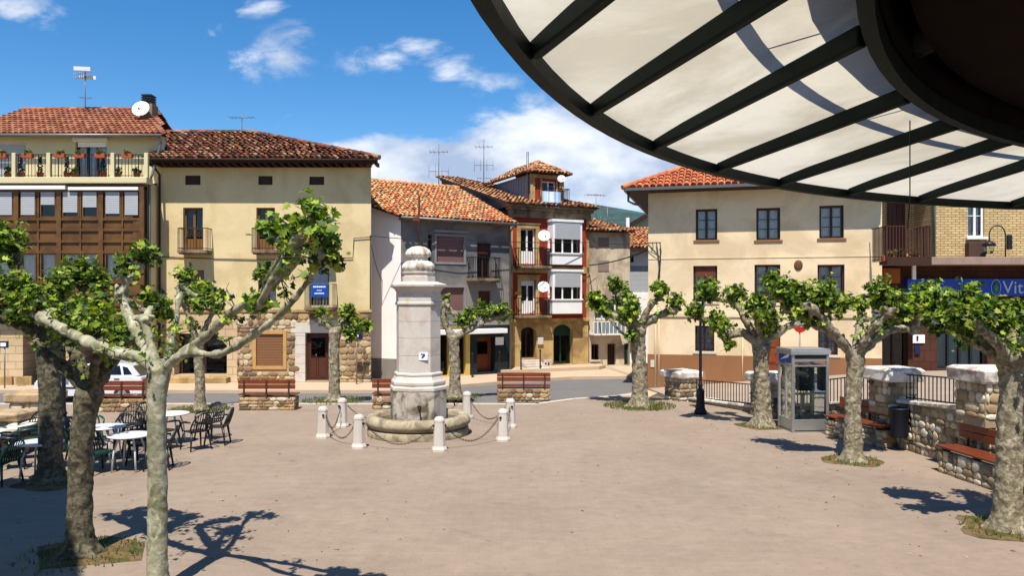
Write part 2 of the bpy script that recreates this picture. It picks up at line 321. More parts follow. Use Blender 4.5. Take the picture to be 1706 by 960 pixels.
def body(mb,x0,x1,z0,z1,D,y=0,xb0=None,xb1=None,top=True,col=(1,1,1,1)):
    xb0=x0 if xb0 is None else xb0; xb1=x1 if xb1 is None else xb1
    mb.quad((x0,y,z0),(x0,y,z1),(xb0,D,z1),(xb0,D,z0),col); mb.quad((x1,y,z1),(x1,y,z0),(xb1,D,z0),(xb1,D,z1),col); mb.quad((xb0,D,z0),(xb0,D,z1),(xb1,D,z1),(xb1,D,z0),col)
    if top: mb.quad((x0,y,z1),(x1,y,z1),(xb1,D,z1),(xb0,D,z1),col)
def window(bld,r,m,y=.12,leaves=2,bars=2,fr=.06,cur=True,shutter=0,shm=None,sill=None,name='window',deep=.5,panel=0,sillm=None,grid=True,curm=None,label=None):
    a,b,c,d=r; F=MB()
    top=d-(d-c)*shutter
    F.box(a,a+fr,y,y+.07,c,d); F.box(b-fr,b,y,y+.07,c,d); F.box(a+fr,b-fr,y,y+.07,d-fr,d); F.box(a+fr,b-fr,y,y+.07,c,c+fr)
    lw=(b-a-2*fr)/leaves
    for i in range(1,leaves): F.box(a+fr+i*lw-fr*.6,a+fr+i*lw+fr*.6,y-.01,y+.06,c+fr,d-fr)
    if grid and bars:
        for i in range(leaves):
            for j in range(1,bars+1):
                z=c+fr+(d-c-2*fr)*j/(bars+1); F.box(a+fr+i*lw+.03,a+fr+(i+1)*lw-.03,y+.012,y+.04,z-.012,z+.012)
    if panel: F.box(a+fr,b-fr,y+.01,y+.055,c+fr,c+panel)
    w=F.build(name,m,bld); tag(w,label=label)
    P=MB(); P.quad((a+fr,y+.045,c+fr+panel),(b-fr,y+.045,c+fr+panel),(b-fr,y+.045,d-fr),(a+fr,y+.045,d-fr)); P.build('pane',GLASS,w)
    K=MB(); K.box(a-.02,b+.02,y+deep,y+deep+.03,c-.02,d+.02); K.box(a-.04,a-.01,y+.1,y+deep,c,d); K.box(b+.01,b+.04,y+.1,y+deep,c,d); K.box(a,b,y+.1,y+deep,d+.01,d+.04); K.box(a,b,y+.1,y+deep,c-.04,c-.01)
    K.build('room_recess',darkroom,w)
    if cur:
        C=MB(); 
        for i in range(leaves):
            x0=a+fr+i*lw+.02; x1=x0+lw-.04; n=10
            for k in range(n):
                t0=x0+(x1-x0)*k/n; t1=x0+(x1-x0)*(k+1)/n; ya=y+.14+(.03 if k%2 else 0); yb=y+.14+(0 if k%2 else .03)
                C.quad((t0,ya,c+fr),(t1,yb,c+fr),(t1,yb,d-fr),(t0,ya,d-fr))
        C.build('curtain',curm or curtain,w)
    if shutter:
        s_=MB(); n=max(2,int((d-top)/.07)); h=(d-top)/n
        for k in range(n): s_.box(a+fr,b-fr,y-.03,y-.008,top+k*h+.006,top+(k+1)*h-.004)
        s_.build('shutter',shm or shutterbrown,w)
    if sill is not None:
        s2=MB(); s2.box(a-.08,b+.08,-sill,y+.1,c-.09,c-.003); s2.build('sill',sillm or kerbm,w,bevel=.01)
    return w
def door(bld,r,m,y=.18,name='door',glassy=0,panels=2,leaves=2,label=None,handle=True):
    a,b,c,d=r; F=MB(); fr=.07
    F.box(a,a+fr,y-.02,y+.06,c,d); F.box(b-fr,b,y-.02,y+.06,c,d); F.box(a+fr,b-fr,y-.02,y+.06,d-fr,d)
    lw=(b-a-2*fr)/leaves
    for i in range(leaves):
        x0=a+fr+i*lw; x1=x0+lw; F.box(x0+.005,x1-.005,y,y+.045,c,d-fr-.005)
        n=panels
        for j in range(n):
            z0=c+.12+(d-c-.25)*j/n; z1=c+.12+(d-c-.25)*(j+1)/n-.1; F.box(x0+.08,x1-.08,y-.018,y,z0,z1)
    w=F.build(name,m,bld,bevel=.006); tag(w,label=label)
    if glassy:
        G=MB(); G.box(a+fr+.12,b-fr-.12,y-.03,y-.02,c+(d-c)*.5,d-fr-.15); G.build('pane',glass('dark_glass',(.1,.1,.11,1)),w)
    if handle: H=MB(); H.tube([(0,y-.06,0),(.0,y-.06,.14)],.012,6); H.build('handle',zinc,w,loc=(a+fr+lw-.08,0,c+.95))
    return w
def railing(mb,x0,x1,y0,z0,h,sp=.11,r=.008,side=True,back=0.,slats=False):
    mb.box(x0,x1,y0-.015,y0+.015,z0+h-.03,z0+h); mb.box(x0,x1,y0-.012,y0+.012,z0+.06,z0+.085)
    n=max(2,int((x1-x0)/sp))
    for i in range(n+1):
        x=x0+(x1-x0)*i/n; rr=r if i%6 else r*1.7; mb.box(x-rr,x+rr,y0-rr,y0+rr,z0+.0,z0+h-.03)
    if side:
        for x in (x0,x1):
            mb.box(x-.015,x+.015,y0+.016,back,z0+h-.03,z0+h); mb.box(x-.012,x+.012,y0+.013,back,z0+.06,z0+.085)
            k=max(1,int((back-y0)/sp))
            for i in range(1,k): y=y0+(back-y0)*i/k; mb.box(x-r,x+r,y-r,y+r,z0,z0+h-.03)
def balcony(bld,x0,x1,z,dep=.7,h=.95,m=None,slabm=None,th=.12,sp=.12,label=None,rm=None):
    b=MB(); b.box(x0,x1,-dep,-.003,z-th,z); b.box(x0+.04,x1-.04,-dep+.06,-.004,z-th-.05,z-th-.002)
    o=b.build('balcony',slabm or cornm,bld,bevel=.01); tag(o,label=label)
    r=MB(); railing(r,x0+.03,x1-.03,-dep+.03,z,h,sp,back=-.004); r.build('railing',rm or m or iron,o); return o
# ------------------------------------------------------------------ tiled roofs
PAL={'dark':[S(146,86,60,.64),S(126,72,52,.62),S(160,98,68,.64),S(104,64,50,.6),S(168,112,78,.62),S(190,154,118,.58),S(140,80,54,.62),S(120,66,46,.6),S(108,84,54,.58)],
     'orange':[S(214,136,88,.76),S(202,118,76,.74),S(222,156,104,.76),S(228,178,130,.74),S(190,108,72,.72),S(208,172,120,.74),S(180,150,106,.68),S(216,146,98,.75)],
     'new':[S(212,120,76,.74),S(202,110,70,.72),S(220,130,84,.74),S(194,104,68,.72)],
     'brown':[S(176,112,80,.68),S(164,100,72,.66),S(188,122,90,.68),S(154,94,68,.64)],
     'old':[S(192,134,94,.7),S(168,108,76,.68),S(208,152,106,.7),S(150,100,74,.64),S(200,172,126,.66),S(178,114,74,.68)]}
def inpoly(x,y,P):
    c=False; n=len(P)
    for i in range(n):
        x0,y0=P[i]; x1,y1=P[(i+1)%n]
        if (y0>y)!=(y1>y) and x<(x1-x0)*(y-y0)/(y1-y0)+x0: c=not c
    return c
def tiles(T,Uu,o,u,v,poly,pal,tw=.21,tl=.38,jit=.35,seed=1,endrow=True):
    """o origin, u along eave, v up the slope (unit vectors); poly in (u,v) metres"""
    rr=random.Random(seed); o=Vector(o); u=Vector(u).normalized(); v=Vector(v).normalized(); n=u.cross(v)
    if n.z<0: n=-n
    P3=[o+u*p[0]+v*p[1] for p in poly]; lo=[p-n*.06 for p in P3]; k=len(poly)
    Uu.add(P3+lo,[tuple(range(k)),tuple(range(2*k-1,k-1,-1))]+[(i,i+k,(i+1)%k+k,(i+1)%k) for i in range(k)])
    umin=min(p[0] for p in poly); umax=max(p[0] for p in poly); vmin=min(p[1] for p in poly); vmax=max(p[1] for p in poly)
    nu=max(1,round((umax-umin)/tw)); tw=(umax-umin)/nu; nv=max(1,round((vmax-vmin)/tl)); tl_=(vmax-vmin)/nv
    for i in range(nu):
        for j in range(nv):
            cu=umin+(i+.5)*tw; cv=vmin+(j+.5)*tl_
            if not inpoly(cu,cv,poly): continue
            col=pal[rr.randrange(len(pal))]; k_=rr.uniform(.8,1.15); col=(col[0]*k_,col[1]*k_,col[2]*k_,1)
            ja=rr.uniform(-jit,jit)*.06; jb=rr.uniform(-jit,jit)*.06; jz=rr.uniform(0,jit)*.03
            vs=[]; seg=4
            for (vv,rad,lift) in ((cv-tl_*.5+jb,tw*.44,.045+jz),(cv+tl_*.62,tw*.36,.012)):
                for q in range(seg+1):
                    a=math.pi*q/seg; vs.append(o+u*(cu+ja-math.cos(a)*rad)+v*vv+n*(math.sin(a)*rad*.85+lift-.01))
            fs=[(q,q+1,q+seg+2,q+seg+1) for q in range(seg)]
            T.add(vs,fs,col,True)
            # the channel tile between
            c2=(col[0]*.85,col[1]*.85,col[2]*.85,1)
            a0=o+u*(cu+tw*.5-.05)+v*(cv-tl_*.5)+n*.01; a1=a0+u*.1; T.add([a0,a1,a1+v*tl_*1.0-n*.004,a0+v*tl_*1.0-n*.004],[(0,1,2,3)],c2)
            if j==0 and endrow:
                m_=[vs[q] for q in range(seg+1)]; T.add(m_,[tuple(range(seg+1))],(col[0]*.5,col[1]*.5,col[2]*.5,1))
def ridge(T,a,b,pal,r=.11,seed=2):
    a=Vector(a); b=Vector(b); rr=random.Random(seed); n=max(1,int((b-a).length/.36)); d=(b-a)/n
    for i in range(n):
        col=pal[rr.randrange(len(pal))]; p=a+d*i; T.tube([p+Vector((0,0,rr.uniform(0,.015))),p+d*1.08],[r,r*.86],8,col)
def roofobj(bld,T,Uu,name='roof'):
    o=T.build(name,tile,bld); Uu.build('underlay',under,o); return o
# ------------------------------------------------------------------ rubble stone faces
SPAL=[S(196,166,118,.62),S(214,190,150,.66),S(170,136,92,.6),S(150,120,84,.58),S(226,208,176,.66),S(182,150,116,.6),S(132,110,86,.55),S(206,172,120,.62),S(176,140,110,.6)]
GPAL=[S(206,190,160,.72),S(224,212,188,.76),S(188,168,136,.68),S(160,142,116,.6),S(226,214,190,.72),S(198,174,138,.7),S(134,122,104,.55),S(216,194,154,.74),S(176,150,112,.64)]
def rubble(mb,o,u,v,W_,H_,pal,size=.2,prot=.04,holes=(),seed=3,clip=None):
    rr=random.Random(seed); o=Vector(o); u=Vector(u).normalized(); v=Vector(v).normalized(); n=u.cross(v)
    z=0
    while z<H_-.02:
        h=min(size*rr.uniform(.4,1.15),H_-z)
        if H_-z-h<size*.3: h=H_-z
        x=-rr.uniform(0,size)
        while x<W_:
            w=size*rr.uniform(.45,2.1); x1=min(x+w,W_); x0=max(x,0)
            if x1-x0>.04:
                cx=(x0+x1)/2; cz=z+h/2
                if not any(a<cx<b and c<cz<d for a,b,c,d in holes) and (clip is None or clip(cx,cz)):
                    hw=(x1-x0)/2*rr.uniform(.93,1.04); hh=h/2*rr.uniform(.92,1.1); p=prot*rr.uniform(.5,1.3); ro=rr.uniform(-.3,.3)
                    vs=[]; m=8
                    for ring,(sc,pp) in enumerate(((1.04,-.012),(1.0,p*.7),(.72,p))):
                        for k in range(m):
                            a=2*math.pi*k/m+ro; ca,sa=math.cos(a),math.sin(a); q=1/max(abs(ca),abs(sa)); q=q*rr.uniform(.72,.92) if k%2 else q*rr.uniform(.92,1.04)
                            jj=1+ (noise.noise(Vector((cx*7+k*1.7,cz*7,seed)))*.16)
                            vs.append(o+u*(cx+ca*q*hw*sc*jj)+v*(cz+sa*q*hh*sc*jj)+n*pp)
                    fs=[(r_*m+k,r_*m+(k+1)%m,(r_+1)*m+(k+1)%m,(r_+1)*m+k) for r_ in range(2) for k in range(m)]+[tuple(2*m+k for k in range(m))]
                    c=pal[rr.randrange(len(pal))]; kk=rr.uniform(.86,1.12); mb.add(vs,fs,(c[0]*kk,c[1]*kk,c[2]*kk,1),True)
            x+=w
        z+=h
# ================================================================== THE GROUND
g=MB(); g.quad((-2500,-600,-.6),(2500,-600,-.6),(2500,3000,-.6),(-2500,3000,-.6)); tag(g.build('ground',terrm),kind='structure')
rd=MB(); rd.box(-60,60,-60,90,-.5,-.12); tag(rd.build('road',asph),kind='structure')
def sheet(name,pts,z0,z1,m):
    s_=MB(); n=len(pts); s_.add([(x,y,z0) for x,y in pts]+[(x,y,z1) for x,y in pts],[tuple(range(n))[::-1],tuple(range(n,2*n))]+[(i,(i+1)%n,(i+1)%n+n,i+n) for i in range(n)])
    return tag(s_.build(name,m),kind='structure')
def gpts(L_): return [(gp(x,y).x,gp(x,y).y) for x,y in L_]
KY=25.35
PL=[(-40,-30),(12,-30),(12,18),(7.6,23.4),(5.2,27.0),(4.35,27.6),(2.2,26.6),(.9,KY),(-40,KY)]
sheet('plaza',PL,-.3,0,paver)
kb=MB()
def kerbline(P,w=.22,h=.02):
    for i in range(len(P)-1):
        a=Vector((*P[i],0)); b=Vector((*P[i+1],0)); L_=(b-a).length; n=max(1,round(L_/1.0)); d=(b-a).normalized(); q=Vector((-d.y,d.x,0))
        for k in range(n):
            s0=a+d*(L_*k/n+.006); s1=a+d*(L_*(k+1)/n-.006)
            vs=[s0-q*0,s1-q*0,s1+q*w,s0+q*w]; kb.add([v+Vector((0,0,-.14)) for v in vs]+[v+Vector((0,0,h)) for v in vs],[(3,2,1,0),(4,5,6,7),(0,1,5,4),(1,2,6,5),(2,3,7,6),(3,0,4,7)])
kerbline([(.9,KY+.002),(-24,KY+.002)][::-1]); kerbline([(.9,KY+.02),(2.2,26.62),(4.3,27.65)])
tag(kb.build('kerb',kerbm),kind='structure')
SY=29.3
sheet('sidewalk',[(-40,SY),(-4.6,SY),(-3.2,30.2),(-.1,32.6),(2.6,34.2),(6.2,34.6),(6.2,36.9),(6.6,48),(-2,48),(-40,48)],-.3,0,pavem)
sheet('raised_pavement',[(-.6,35.2),(1.0,36.1),(4.2,37.5),(4.6,38.3),(3.8,39.2),(-.2,37.3)],-.3,.16,pavem)
# pale drop kerb triangle in the road mouth
sheet('crossing_pavement',gpts([(985,664),(1045,655),(1075,648),(1100,652),(1075,664)]),-.3,-.02,pavem)
# the street that climbs on the right behind the retaining wall
ST=[((5.6,27.0),(5.15,29.45),0.0,0.05),((7.6,23.3),(8.6,28.9),.3,.42),((9.15,18.5),(12.9,27.6),.93,.85),((9.55,15),(20,27.4),1.12,1.0),((9.95,10),(32,27.4),1.2,1.0),((10.4,-12),(40,-12),1.25,1.0)]
s_=MB()
for i in range(len(ST)-1):
    a,b=ST[i],ST[i+1]; n=6
    for k in range(n):
        f=lambda p,q,t:p+(q-p)*t
        t0,t1=k/n,(k+1)/n
        def pt(side,t):
            return (f(a[side][0],b[side][0],t),f(a[side][1],b[side][1],t),f(a[2+side],b[2+side],t))
        s_.quad(pt(0,t0),pt(0,t1),pt(1,t1),pt(1,t0))
s_.quad((5.6,27,0),(5.15,29.45,.05),(5.15,29.45,-.2),(5.6,27,-.2))
for i in range(len(ST)-1):
    a,b=ST[i],ST[i+1]; s_.quad((*a[0],-.3),(*b[0],-.3),(*b[0],b[2]),(*a[0],a[2]))
tag(s_.build('sloping_street',rampm),kind='structure')
# distant hill
h=MB(); nx,ny=60,14; vs=[]; 
for j in range(ny+1):
    for i in range(nx+1):
        x=-1500+3400*i/nx; y=500+900*j/ny
        pk=118*math.exp(-((x-60)/330)**2)+95*math.exp(-((x-900)/420)**2)+60*math.exp(-((x+900)/500)**2)
        z=pk*math.sin(min(1,j/ny*1.6)*math.pi/2)*(1+.12*noise.noise(Vector((x*.006,y*.006,0))))-3
        vs.append((x,y,z))
h.add(vs,[(j*(nx+1)+i,j*(nx+1)+i+1,(j+1)*(nx+1)+i+1,(j+1)*(nx+1)+i) for j in range(ny) for i in range(nx)],(1,1,1,1),True)
tag(h.build('hill',hillm),kind='structure')
# ================================================================== A: apartment house with timber gallery
def bldA():
    F=Fac((-22.5,31),(-14.35,31)); W_=F.W
    b=F.root('apartment_house',label='long apartment house with brown timber gallery and yellow planted roof terrace',cat='building')
    zt=F.Z(100,300)
    ops=[]; 
    m=MB()
    # arcade openings on the ground floor
    og=[(F.U(-140),F.U(-40),0,2.35,2.2),(F.U(38),F.U(108),0,2.35,2.2),(F.U(122),F.U(185),0,2.35,2.2),(F.U(196),F.U(246),0,2.35,2.2)]
    wall_open(m,0,W_,-.3,2.9,[(a,b_,c,d,t) for a,b_,c,d,t in og],0,2.2); m.build('arcade_wall',ashlar,b)
    m=MB(); m.box(0,W_-.02,2.2,2.3,-.2,2.9); m.build('arcade_back_wall',darkwood,b)
    for o_ in og[1:]:
        door(b,(o_[0]+.4,o_[1]-.4,0,2.1),doorwood,y=2.1,handle=False)
    m=MB(); body(m,0,W_,-.3,8.05,10,0,xb1=W_-2.0); m.quad((0,.02,2.9),(W_,.02,2.9),(W_,.02,zt),(0,.02,zt)); m.build('wall',yellowp,b)
    for px in (10,42,115,190,250):   # base blocks of the piers
        q=MB(); u=F.U(px); q.box(u-.3,u+.3,-.1,-.004,-.1,.35); q.build('pier_base',sand,b,bevel=.02)
    # timber gallery
    gx1=F.U(238,-.35); gy=-.45
    z0=F.Z(100,522,gy); z1=F.Z(100,309,gy)
    G=MB(); G.box(-.0,gx1,gy+.06,-.003,z0,z0+.12); G.box(0,gx1,gy+.06,-.003,z1-.12,z1)
    zr=[F.Z(100,y,gy) for y in (365,383,402,418)]; 
    rows=[(F.Z(100,365,gy),F.Z(100,318,gy)),(F.Z(100,470,gy),F.Z(100,420,gy))]
    G.box(0,gx1,gy+.06,gy+.1,rows[1][1],rows[0][0]); G.box(0,gx1,gy+.06,gy+.1,z0,rows[1][0]); G.box(0,gx1,gy+.06,gy+.1,rows[0][1],z1)
    for z in [rows[0][0],rows[0][1],rows[1][0],rows[1][1],z0+.02,z1-.06]+zr[1:3]+[F.Z(100,490,gy),F.Z(100,508,gy)]: G.box(0,gx1,gy,gy+.058,z-.05,z+.05)
    G.box(gx1-.06,gx1,gy+.1,-.004,z0,z1)
    G.box(gx1-.35,gx1,gy+.02,gy+.07,z0,z1)
    pan=[(-60,-22),(-10,22),(33,60),(66,93),(103,131),(136,163),(174,201),(206,232)]
    edges=[-66,-28,27,98,168,236]
    for e in edges:
        u=F.U(e,gy); G.box(u-.09,u+.09,gy-.02,gy+.057,z0,z1)
    for e in (-16,63,133.5,203.5): u=F.U(e,gy); G.box(u-.035,u+.035,gy+.005,gy+.056,z0,z1)
    gal=G.build('gallery',brownpaint,b)
    for ri,(za,zb) in enumerate(rows):
        for i,(pa,pb) in enumerate(pan):
            r_=(F.U(pa,gy),F.U(pb,gy),za+.06,zb-.05)
            window(b,r_,brownpaint,y=gy+.02,leaves=1,bars=0,fr=.05,cur=ri==1,shutter=([.35,.9,.9,.5,.8,.6,.85,.9][i] if ri==0 else .0),shm=shuttergrey,deep=.3,grid=False)
    # awning box strip
    a=MB(); a.box(0,F.U(112,gy),gy-.16,gy-.03,F.Z(60,316,gy),F.Z(60,310,gy)); a.build('awning_case',whitepaint,b)
    a=MB(); a.box(F.U(116,gy),F.U(232,gy),gy-.12,gy-.03,F.Z(60,317,gy),F.Z(60,312,gy)); a.build('awning_case',whitepaint,b)
    # terrace
    zs=F.Z(100,305,-.5); zt=F.Z(100,295,-.5)
    t=MB(); t.box(0,F.U(244,-.55),-.55,0,zs,zt); t.build('terrace_slab',yellowp,b,bevel=.02)
    P=MB(); ph=F.Z(100,254,-.5)
    for e in (-60,21,79,186,242): u=F.U(e,-.5); P.box(u-.075,u+.075,-.46,-.31,zt,ph)
    P.build('terrace_post',yellowp,b,bevel=.015)
    rl=MB(); railing(rl,0,F.U(240,-.5),-.4,zt,ph-zt-.05,.13,side=False); rl.build('railing',iron,b)
    # penthouse wall, set back
    y2=1.2; ze=F.Z(100,224,y2-.4); uR=F.U(264,5.2)-.1
    ops=[(F.U(-20,y2),F.U(43,y2),zt,F.Z(20,238,y2)),(F.U(125,y2),F.U(178,y2),zt,F.Z(150,236,y2))]
    m=MB(); wall_open(m,0,W_,zt,ze,ops,y2,.25); body(m,0,W_,zt,ze,9.9,y2,xb1=uR-1.0); m.build('upper_wall',yellowp,b)
    window(b,ops[0],whitepaint,y=y2+.12,leaves=2,bars=0,shutter=.85,shm=shuttergrey)
    window(b,ops[1],brownfr,y=y2+.12,leaves=3,bars=0,shutter=.12,shm=whitepaint,name='terrace_door')
    aw=MB(); aw.box(ops[1][0]-.05,ops[1][1]+.05,y2-.12,y2-.01,ops[1][3]+.02,ops[1][3]+.16); aw.build('awning_case',whitepaint,b)
    # roof
    T=MB();Uu=MB(); zr_=F.Z(100,183,5.2); rise=zr_-ze; run=5.2-(y2-.45); L_=math.hypot(rise,run)
    tiles(T,Uu,(-.2,y2-.45,ze),(1,0,0),(0,run/L_,rise/L_),[(0,0),(W_+.3,0),(uR+.2,L_),(0,L_)],PAL['brown'],tw=.24,tl=.4,jit=.1)
    tiles(T,Uu,(uR,10.2,ze),(-1,0,0),(0,-run/L_,rise/L_),[(.8,0),(uR+.2,0),(uR+.2,L_),(0,L_)],PAL['brown'],tw=.4,tl=.8,jit=.1)
    ridge(T,(-.2,5.2,zr_+.03),(uR,5.2,zr_+.03),PAL['brown'])
    roofobj(b,T,Uu)
    gb=MB(); gb.add([(W_,y2,ze),(uR-1.0,9.9,ze),(uR-.1,5.2,zr_-.1)],[(0,1,2)]); gb.build('gable',cornm,b); gb=MB(); gb.add([(0,y2,ze),(0,9.9,ze),(0,5.2,zr_-.08)],[(0,2,1)]); gb.build('gable',cornm,b)
    gt=MB(); gt.tube([(-.2,y2-.52,ze-.03),(W_+.12,y2-.52,ze-.05)],.06,8); gt.tube([(W_-.05,y2-.5,ze-.05),(W_+.0,y2-.3,ze-.3),(W_-.02,-.08,zt-.2),(W_-.02,-.08,0)],.05,8); gt.build('gutter',zinc,b)
    u=F.U(248,3.6); zc=F.Z(248,190,3.6); c=MB(); c.box(u-.28,u+.28,3.3,3.9,zr_-1.2,F.Z(248,175,3.6)); ch=c.build('chimney',cornm,b,bevel=.02)
    c=MB(); zc=F.Z(248,175,3.6)
    for k in range(4): c.box(u-.22,u+.22,3.35,3.85,zc+.03+k*.11,zc+.1+k*.11)
    c.build('chimney_cowl',iron,ch)
    return F,b,zt,ph
FA,bA,ztA,phA=bldA()
# ================================================================== B: big cream house
def bldB():
    F=Fac((-14.55,32),(-5.78,32)); W_=F.W; b=F.root('cream_house',label='wide cream house with dark old tile roof, rubble stone ground floor right',cat='building')
    zt=F.Z(440,279); 
    R_=lambda *a:F.rect(*a)
    attic=[R_(308,292,334,308),R_(430,293,454,308),R_(515,294,540,308)]
    up=[R_(305,346,338,418),R_(427,346,458,418),R_(514,346,546,418)]
    mid=[R_(308,450,340,500),R_(430,452,460,505),R_(515,448,548,510)]
    zs=F.Z(440,518)
    m=MB(); wall_open(m,0,W_,zs,zt,attic+up+mid); body(m,0,W_,-.3,zt,8,0,xb1=W_-3.2); m.build('wall',cream,b)
    big=R_(290,556,378,628); shut=R_(427,557,472,610); dr=R_(509,555,548,635); dr=(dr[0],dr[1],.06,dr[3])
    u1=F.U(395); lows=[(big[0],big[1],.3,big[3],1.5),shut,dr]
    m=MB(); wall_open(m,0,u1,-.3,zs,[lows[0]],0); m.build('ashlar_wall',ashlar,b)
    m=MB(); wall_open(m,u1,W_,-.3,zs,lows[1:],0); rw=m.build('rubble_wall',rubm,b)
    sm=MB(); rubble(sm,(u1,0,-.02),(1,0,0),(0,0,1),W_-u1,zs+.02,SPAL,.24,.035,holes=[(shut[0]-u1-.12,shut[1]-u1+.12,shut[2]-.15,shut[3]+.15),(dr[0]-u1-.4,dr[1]-u1+.4,-1,dr[3]+.35)],seed=4); sm.build('rubble_stones',stonem,rw)
    sr=MB()
    for s0,s1 in ((dr[0]-.42,dr[0]-.004),(dr[1]+.004,dr[1]+.42)):
        k=0; z=0
        while z<dr[3]-.02:
            hgt=min(.38,dr[3]-z); sr.box(s0,s1,-.03,.02,z+.004,z+hgt-.004); z+=hgt
    sr.box(dr[0]-.6,dr[1]+.6,-.032,.02,dr[3]+.004,dr[3]+.42); sr.build('door_surround',lime,b,bevel=.01)
    fr=MB(); a,b_,c,d=shut
    fr.box(a-.14,a,-.05,.08,c-.14,d+.14); fr.box(b_,b_+.14,-.05,.08,c-.14,d+.14); fr.box(a,b_,-.05,.08,d,d+.14); fr.box(a,b_,-.05,.08,c-.14,c); w=fr.build('window',mat('ochre_frame',S(206,160,96,.7),.6),b,bevel=.008); tag(w,label='ochre framed ground floor window with closed roller shutter')
    sh=MB(); n=12
    for k in range(n): sh.box(a,b_,.02,.045,c+(d-c)*k/n+.006,c+(d-c)*(k+1)/n-.004)
    sh.build('shutter',shutterbrown,w)
    door(b,dr,doorwood,y=.2,glassy=1,panels=2)
    # broad dark shop opening
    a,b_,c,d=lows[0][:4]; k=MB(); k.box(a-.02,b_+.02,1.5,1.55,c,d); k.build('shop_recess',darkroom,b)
    fr=MB(); 
    for x in (a+.1,(a+b_)/2,b_-.1): fr.box(x-.05,x+.05,.5,.58,c,d)
    fr.box(a,b_,.5,.58,d-.25,d-.17); w=fr.build('shop_window',brownfr,b); p=MB(); p.quad((a,.54,c),(b_,.54,c),(b_,.54,d),(a,.54,d)); p.build('pane',GLASS,w)
    ch=MB(); ch.prism([(b_-.45,d+.0),(b_+.003,d+.0),(b_+.003,d-.5)],-.002,.3); ch.build('corner_corbel',ashlar,b)
    st=MB(); st.box(F.U(262)-.2,F.U(384),-.5,-.004,-.1,F.Z(330,628)); st.build('step',sand,b,bevel=.02)
    for r_ in attic:
        window(b,r_,brownfr,y=.1,leaves=1,bars=0,cur=False,shutter=1,shm=brownfr)
    for i,r_ in enumerate(up):
        window(b,r_,mat('ochre_door_wood',S(140,98,52,.6),.5,var=.15),y=.16,leaves=2,bars=0,fr=.08,cur=False,panel=.5,name='balcony_door')
    z=up[0][2]
    balcony(b,F.U(297,-.5),F.U(346,-.5),z,.62,.9,rm=rustiron); balcony(b,F.U(420,-.5),F.U(462,-.5),z,.62,.9,rm=rustiron); balcony(b,F.U(508,-.5),F.U(552,-.5),z,.62,.9,rm=rustiron)
    window(b,mid[0],brownfr,y=.14,leaves=2,bars=0,shutter=.5,shm=shutterpink); window(b,mid[1],brownfr,y=.14,leaves=2,bars=1,sill=.06); window(b,mid[2],brownfr,y=.14,leaves=2,bars=0,shutter=.5,shm=shuttergrey,name='balcony_door')
    balcony(b,F.U(508,-.6),F.U(556,-.6),F.Z(530,512,-.6),.75,.95,rm=mat('pale_iron',S(170,160,130,.6),.6,metal=.2))
    st=MB(); st.box(0,W_+.03,-.06,-.003,zs-.06,zs+.05); st.build('string_course',sand,b,bevel=.01)
    # eave boards and rafters
    e=MB(); e.add([(x,y,z) for z in (zt+.14,zt+.2) for x,y in ((-.15,-.72),(W_+.38,-.72),(W_-2.9,8),(-.15,8))],[(3,2,1,0),(4,5,6,7),(0,1,5,4),(1,2,6,5),(2,3,7,6),(3,0,4,7)])
    for i in range(30):
        x=-.1+(W_+.4)*i/29; e.box(x-.05,x+.05,-.7,-.0,zt+.0,zt+.138)
    e.box(-.15,W_+.4,-.76,-.722,zt+.08,zt+.24); e.build('eave',darkwood,b)
    T=MB();Uu=MB(); ze=zt+.24; ur=F.U(425,4.2); uL=F.U(274,4.15)+.1; zr=F.Z(330,222,4.2); rise=zr-ze; run=4.9; L_=math.hypot(rise,run)
    tiles(T,Uu,(-.15,-.78,ze),(1,0,0),(0,run/L_,rise/L_),[(0,0),(W_+.6,0),(ur+.2,L_),(uL+.15,L_)],PAL['dark'],tw=.235,tl=.36,jit=.75)
    # right hip and back
    u_=Vector((W_+.7-ur,-4.9,-rise)); ridge(T,(uL,4.15,zr+.03),(ur,4.15,zr+.03),PAL['dark'],.13); ridge(T,(ur,4.15,zr+.02),(W_+.45,-.74,ze+.05),PAL['dark'],.12,5)
    Uu.add([(ur,4.15,zr),(W_+.45,-.78,ze),(W_-2.8,8.2,ze)],[(0,1,2)]); Uu.add([(ur,4.15,zr),(W_-2.8,8.2,ze),(uL,8.2,ze),(uL,4.15,zr)],[(0,1,2,3)]); Uu.add([(-.15,-.7,ze),(uL,4.15,zr),(uL,8.4,ze)],[(0,1,2)])
    roofobj(b,T,Uu)
    gt=MB(); gt.tube([(-.1,-.82,zt+.2),(W_+.4,-.82,zt+.17)],.05,8); gt.tube([(.1,-.8,zt+.17),(.12,-.6,zt-.05),(.12,-.06,zt-.3),(.12,-.06,0)],.045,8); gt.build('gutter',darkwood,b)
    pc=MB(); pc.tube([(F.U(620),-.05,F.Z(610,395)),(F.U(590),-.05,F.Z(590,397)),(F.U(588),-.05,F.Z(590,430)),(F.U(440),-.03,F.Z(440,433)),(F.U(345),-.03,F.Z(345,431)),(F.U(270),-.03,F.Z(270,428))],.018,6); pc.tube([(F.U(617),-.02,F.Z(617,392)),(F.U(617),-.02,F.Z(617,520))],.02,6); pc.build('wall_cable',cablem,b)
    bd=MB(); bd.box(F.U(518,-.8),F.U(546,-.8),-.8,-.775,F.Z(532,495,-.8),F.Z(532,473,-.8)); bo=tag(bd.build('sign_board',bluem),'blue notice board hung on the balcony above the brown door','sign')
    bo.location=F.w(0,0,0); bo.rotation_euler=(0,0,F.rz)
    wm=mat('sign_white',(.8,.8,.8,1),.5,var=0); l=MB(); uc=F.U(532,-.8)
